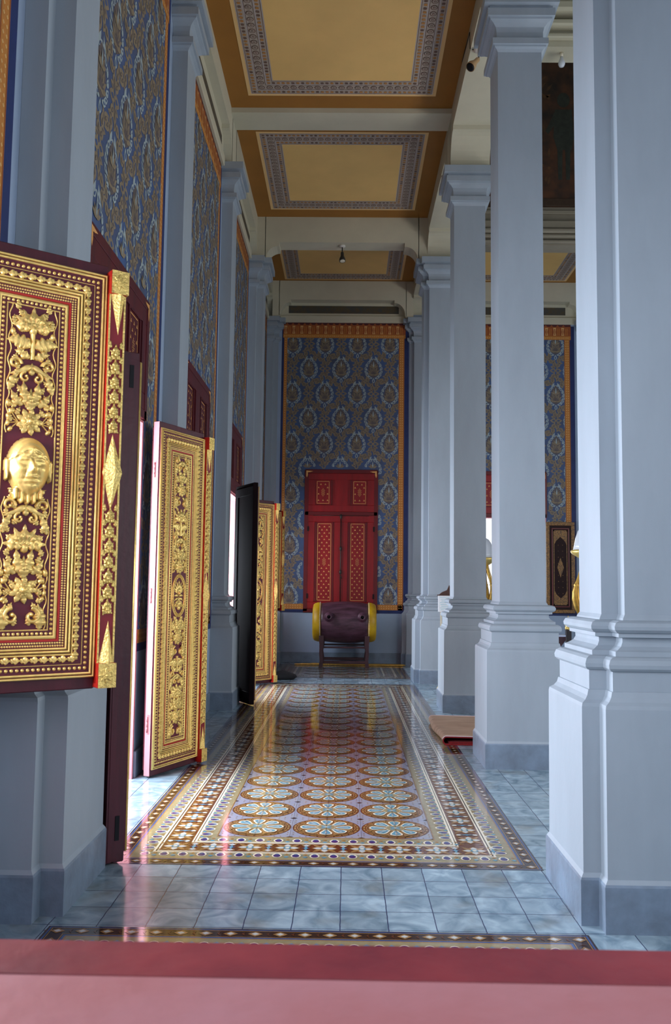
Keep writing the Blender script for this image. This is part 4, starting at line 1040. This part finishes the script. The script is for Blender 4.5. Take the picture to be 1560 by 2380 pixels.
for E_ in (0, 8): g = G(); g.tube([(p[0], p[1]+(0.0 if E_ else -0.001), p[2]+0.002) for p in O_[E_][8:]], 0.0045, 0, 6); g.build('binding', pbm, t)
g = G()
for k in range(8): g.face([(0.05, 1.25*k/8, 0.028), (1.25, 1.25*k/8, 0.028), (1.25, 1.25*(k+1)/8, 0.028), (0.05, 1.25*(k+1)/8, 0.028)], 0)
g.box(0.06, 1.25, 0.003, 1.245, 0.017, 0.030, 0)
g.build('inner_fold', rr, t)

# notice board on stand
bw = mat('white_board', (238, 240, 244), 0.5); tx = mat('pale_teal_print', (150, 205, 215), 0.6); dwd = mat('brown_board_wood', (74, 46, 38), 0.5, var=0.2, scale=20)
t = thing('notice_board', 'white notice board with peaked brown top, beside the third column', 'sign', (1.42, 12.0, 0))
g = G(); g.box(-0.15, 0.15, -0.012, 0.012, 1.06, 1.285, 0, bev=0.003); b_ = g.build('board', bw, t)
g = G()
for q in range(8):
    z = 1.255-q*0.024; g.box(-0.13+0.01*(q % 3), 0.10-0.02*((q*7) % 4), -0.0135, -0.012, z, z+0.006)
g.build('printed_lines', tx, b_)
g = G(); g.extrude([(-0.15, 1.287), (0.15, 1.287), (0.10, 1.33), (0.03, 1.36), (0.0, 1.43), (-0.03, 1.36), (-0.10, 1.33)], 'y', -0.012, 0.012); g.box(-0.165, 0.165, -0.016, 0.016, 1.283, 1.297, 0); fixn(g.build('crest', dwd, t))
g = G()
for s_ in (-1, 1): g.box(s_*0.11-0.012, s_*0.11+0.012, 0.002, 0.022, 0.06, 1.07, 0, bev=0.003)
g.box(-0.12, 0.12, 0.004, 0.02, 0.88, 0.92, 0, bev=0.003); g.build('post', T_WHITE, t)
for s_ in (-1, 1):
    g = G(); g.lathe([(0.0, 0.0), (0.055, 0.0), (0.06, 0.02), (0.04, 0.05), (0.02, 0.085), (0.014, 0.1)], s_*0.11, 0.012, 0.001, 16); g.build('gilded_foot', GD, t)

# hall furniture glimpsed between the columns
gl = mat('white_opal_glass', (214, 220, 228), 0.25)
def shaded_lamp(label, loc, sc=1.0):
    t = thing('gilded_lamp_stand', label, 'lamp', loc); t.scale = (sc, sc, sc)
    g = G(); g.lathe([(0.0, 0.0), (0.20, 0.0), (0.20, 0.06), (0.13, 0.10), (0.10, 0.2), (0.14, 0.3), (0.10, 0.42), (0.07, 0.55), (0.11, 0.68), (0.13, 0.78), (0.09, 0.92), (0.10, 1.0)], 0, 0, 0, 20)
    for q in range(10):
        a = 2*pi*q/10
        for z in (0.3, 0.55, 0.78): g.lathe([(0.0, -0.05), (0.025, -0.02), (0.028, 0.02), (0, 0.05)], 0.12*cos(a), 0.12*sin(a), z, 6)
    g.build('carved_base', GD, t)
    for q in range(6):
        a = 2*pi*q/6; g = G(); pts = [(0.10*cos(a), 0.10*sin(a), 0.98)]
        for k in range(1, 9):
            u = k/8; r = 0.10+0.055*sin(pi*u*1.5); pts.append((r*cos(a+0.3*u), r*sin(a+0.3*u), 0.98+0.62*u))
        g.tube(pts, [0.024, 0.03, 0.034, 0.028, 0.02, 0.018, 0.024, 0.026, 0.018], 0, 8); g.lathe([(0, -0.04), (0.03, 0), (0, 0.04)], pts[4][0], pts[4][1], pts[4][2], 8); g.build('scroll_bracket', GB, t)
    g = G(); g.lathe([(0.05, 1.57), (0.10, 1.60), (0.17, 1.645), (0.185, 1.665), (0.18, 1.685), (0.15, 1.69), (0.0, 1.69)], 0, 0, 0, 24); g.build('collar', GD, t)
    g = G(); g.lathe([(0.155, 1.69), (0.145, 1.74), (0.13, 1.82), (0.105, 1.90), (0.065, 1.955), (0.02, 1.98), (0.0, 1.985)], 0, 0, 0, 24); g.build('glass_shade', gl, t)
    return t
shaded_lamp('gilded lamp stand with white bell shade, against the bright far window', (2.27, 14.3, 0), 1.12)
shaded_lamp('gilded lamp stand with white bell shade, half hidden by the nearest column', (3.05, 11.0, 0), 1.12)
t = thing('barrier_post', 'dark post with gilt pointed finial and side rail, beside the nearest column', 'post', (2.29, 9.0, 0))
g = G(); g.lathe([(0.0, 0.0), (0.11, 0.0), (0.11, 0.02), (0.03, 0.04), (0.0, 0.04)], 0, 0, 0.0, 20); g.box(-0.026, 0.026, -0.026, 0.026, 0.03, 0.985, 0, bev=0.004); g.build('post', mat('ebony_lacquer', (26, 14, 16), 0.35), t)
g = G(); g.lathe([(0.028, 0.98), (0.034, 0.99), (0.034, 1.005), (0.026, 1.012), (0.036, 1.025), (0.036, 1.04), (0.024, 1.05), (0.034, 1.062), (0.02, 1.085), (0.01, 1.105), (0.0, 1.125)], 0, 0, 0, 16); g.build('finial', GD, t)
g = G(); g.box(-0.30, -0.026, -0.012, 0.012, 0.905, 0.93, 0, bev=0.003); g.build('rail', mat('pale_metal_rail', (190, 196, 214), 0.25, metal=0.8), t)
g = G()
for k in range(1):
    x0 = -0.25*k-0.03; pts = [(x0-0.24*i/8, -0.014+0.006*sin(i*2), 0.905-0.11*sin(pi*i/8)-0.03) for i in range(9)]
    for i in range(8): g.face([pts[i], pts[i+1], (pts[i+1][0], pts[i+1][1], 0.908), (pts[i][0], pts[i][1], 0.908)], 0, True)
g.build('swag', mat('dark_plum_swag', (52, 30, 40), 0.8), t)

# black cloth bag slumped on the floor by the far gilded leaf
g = G(); N = 12; rings = []
for k, (r, z) in enumerate(((0.15, 0.0), (0.165, 0.03), (0.15, 0.07), (0.10, 0.10), (0.04, 0.125), (0.015, 0.13))):
    rings.append([(r*1.1*cos(2*pi*i/N)*(1+0.18*sin(i*2.3+k)), 1.0*r*sin(2*pi*i/N)*(1+0.15*cos(i*1.7+k)), z) for i in range(N)])
g.loft(rings, 0, True, True); o = g.build('cloth_bundle', mat('black_cloth', (18, 18, 22), 0.9, bump=0.4, bscale=20)); o.location = (-0.93, 13.1, 0.001)
tag(o, 'small black cloth bundle on the floor beside the far gilded leaf', 'cloth')

# lamps on the beams
def spot(label, loc, rz, aim, hm=None, bm=None):
    t = thing('spotlight', label, 'spotlight', loc, rz)
    g = G(); g.lathe([(0.0, 0.0), (0.05, 0.0), (0.05, -0.018), (0.035, -0.03), (0.0, -0.03)], 0, 0, 0, 18); g.build('ceiling_rose', mat('white_enamel', (214, 210, 200), 0.4), t)
    d = Vector(aim).normalized(); g = G(); g.tube([(0, 0, -0.02), (0, 0, -0.09), Vector((0, 0, -0.09))+d*0.05], 0.008, 0); g.build('arm', BK, t)
    g = G(); p = Vector((0, 0, -0.10)); g.tube([p, p+d*0.02, p+d*0.08, p+d*0.13, p+d*0.17], [0.012, 0.024, 0.026, 0.045, 0.05], 0, 14); g.build('lamp_head', hm or mat('tan_enamel', (176, 142, 100), 0.4), t)
    g = G(); g.tube([p+d*0.171, p+d*0.176], [0.044, 0.03], 0, 14); g.build('bulb_face', bm or BK, t)
    return t
spot('swivelling tan spotlight under the beam beside the second column', (1.27, 8.28, 6.79), 0, (-0.55, -0.35, -0.75))
spot('small dark spotlight under the middle of the arched cross beam', (-0.12, 13.02, 6.66), 0, (0.02, -0.25, -1), IR, T_WHITE)
spot('small spotlight high up behind the capital of the third column', (1.24, 11.0, 6.79), 0, (-0.2, -0.4, -0.8))
t = thing('bare_bulb', 'bare white bulb hanging from the cross beam of the hall', 'lamp', (2.56, 10.1, 7.93))
g = G(); g.lathe([(0.0, 0.0), (0.022, 0.0), (0.02, -0.05), (0.0, -0.05)], 0, 0, 0, 14); g.build('lampholder', T_WHITE, t)
g = G(); g.lathe([(0.016, -0.05), (0.022, -0.08), (0.04, -0.12), (0.042, -0.145), (0.03, -0.175), (0.0, -0.185)], 0, 0, 0, 16); g.build('bulb', gl, t)
# thin cable on the side beam
g = G(); g.tube([(1.186, 8.9, 7.05), (1.182, 8.3, 6.98), (1.185, 8.29, 6.80), (1.22, 8.285, 6.785)], 0.004, 0, 6); tag(g.build('cable', BK), 'thin black cable running down the side beam to the tan spotlight', 'cable')

# dark mural above the hall beam: plain generic figures in foliage
t = thing('mural', 'dark brown painted mural of a standing figure, high above the hall beam', 'painting', (2.0, 12.88, 7.24))
g = G(); g.box(-0.25, 5.3, -0.02, 0.02, 0, 2.6); g.build('painted_field', mat('dark_mural_paint', (88, 52, 28), 0.6, rgb2=(34, 28, 24), scale=3.2), t)
g = G(); ring_frame(g, -0.25, 5.3, 0, 2.6, 0.12, 0.02, 0.035, 0); g.build('painted_border', mat('umber_border', (58, 40, 24), 0.6, var=0.2, scale=20), t)
fg = mat('mural_olive_figure', (44, 48, 40), 0.6, var=0.3, scale=12); lf_ = mat('mural_ochre_leaves', (104, 68, 36), 0.6, rgb2=(52, 40, 28), scale=4)
g = G(); n = 0.0215
def blob(cx, cz, rx, rz_, mi=0, k=0): g.face([(cx+rx*cos(a), -n-0.001*k, cz+rz_*sin(a)) for a in [q*pi/7 for q in range(14)]], mi)
fx = 1.28
blob(fx, 1.70, 0.10, 0.12, 0, 2); g.face([(fx-0.13, -n, 1.55), (fx-0.16, -n, 1.1), (fx-0.1, -n, 0.9), (fx+0.12, -n, 0.9), (fx+0.16, -n, 1.1), (fx+0.13, -n, 1.55)], 0)
for s_ in (-1, 1): g.face([(fx+s_*0.02, -n-0.001, 0.92), (fx+s_*0.10, -n-0.001, 0.92), (fx+s_*0.09, -n, 0.42), (fx+s_*0.03, -n, 0.42)], 0)
g.face([(fx-0.13, -n-0.001, 1.52), (fx-0.28, -n-0.001, 1.2), (fx-0.24, -n-0.001, 1.15), (fx-0.1, -n-0.001, 1.36)], 0); g.build('painted_figure', fg, t)
g = G()
for q in range(420):
    a = random.uniform(0, 5.1); b = random.uniform(0.2, 2.4)
    if abs(a-fx) < 0.2 and b < 1.9: continue
    g.face([(u, -n, v) for u, v in leafp(a, b, random.uniform(0.05, 0.16), 0.02, random.uniform(0.3, 2.8))], 0)
g.build('painted_foliage', lf_, t)
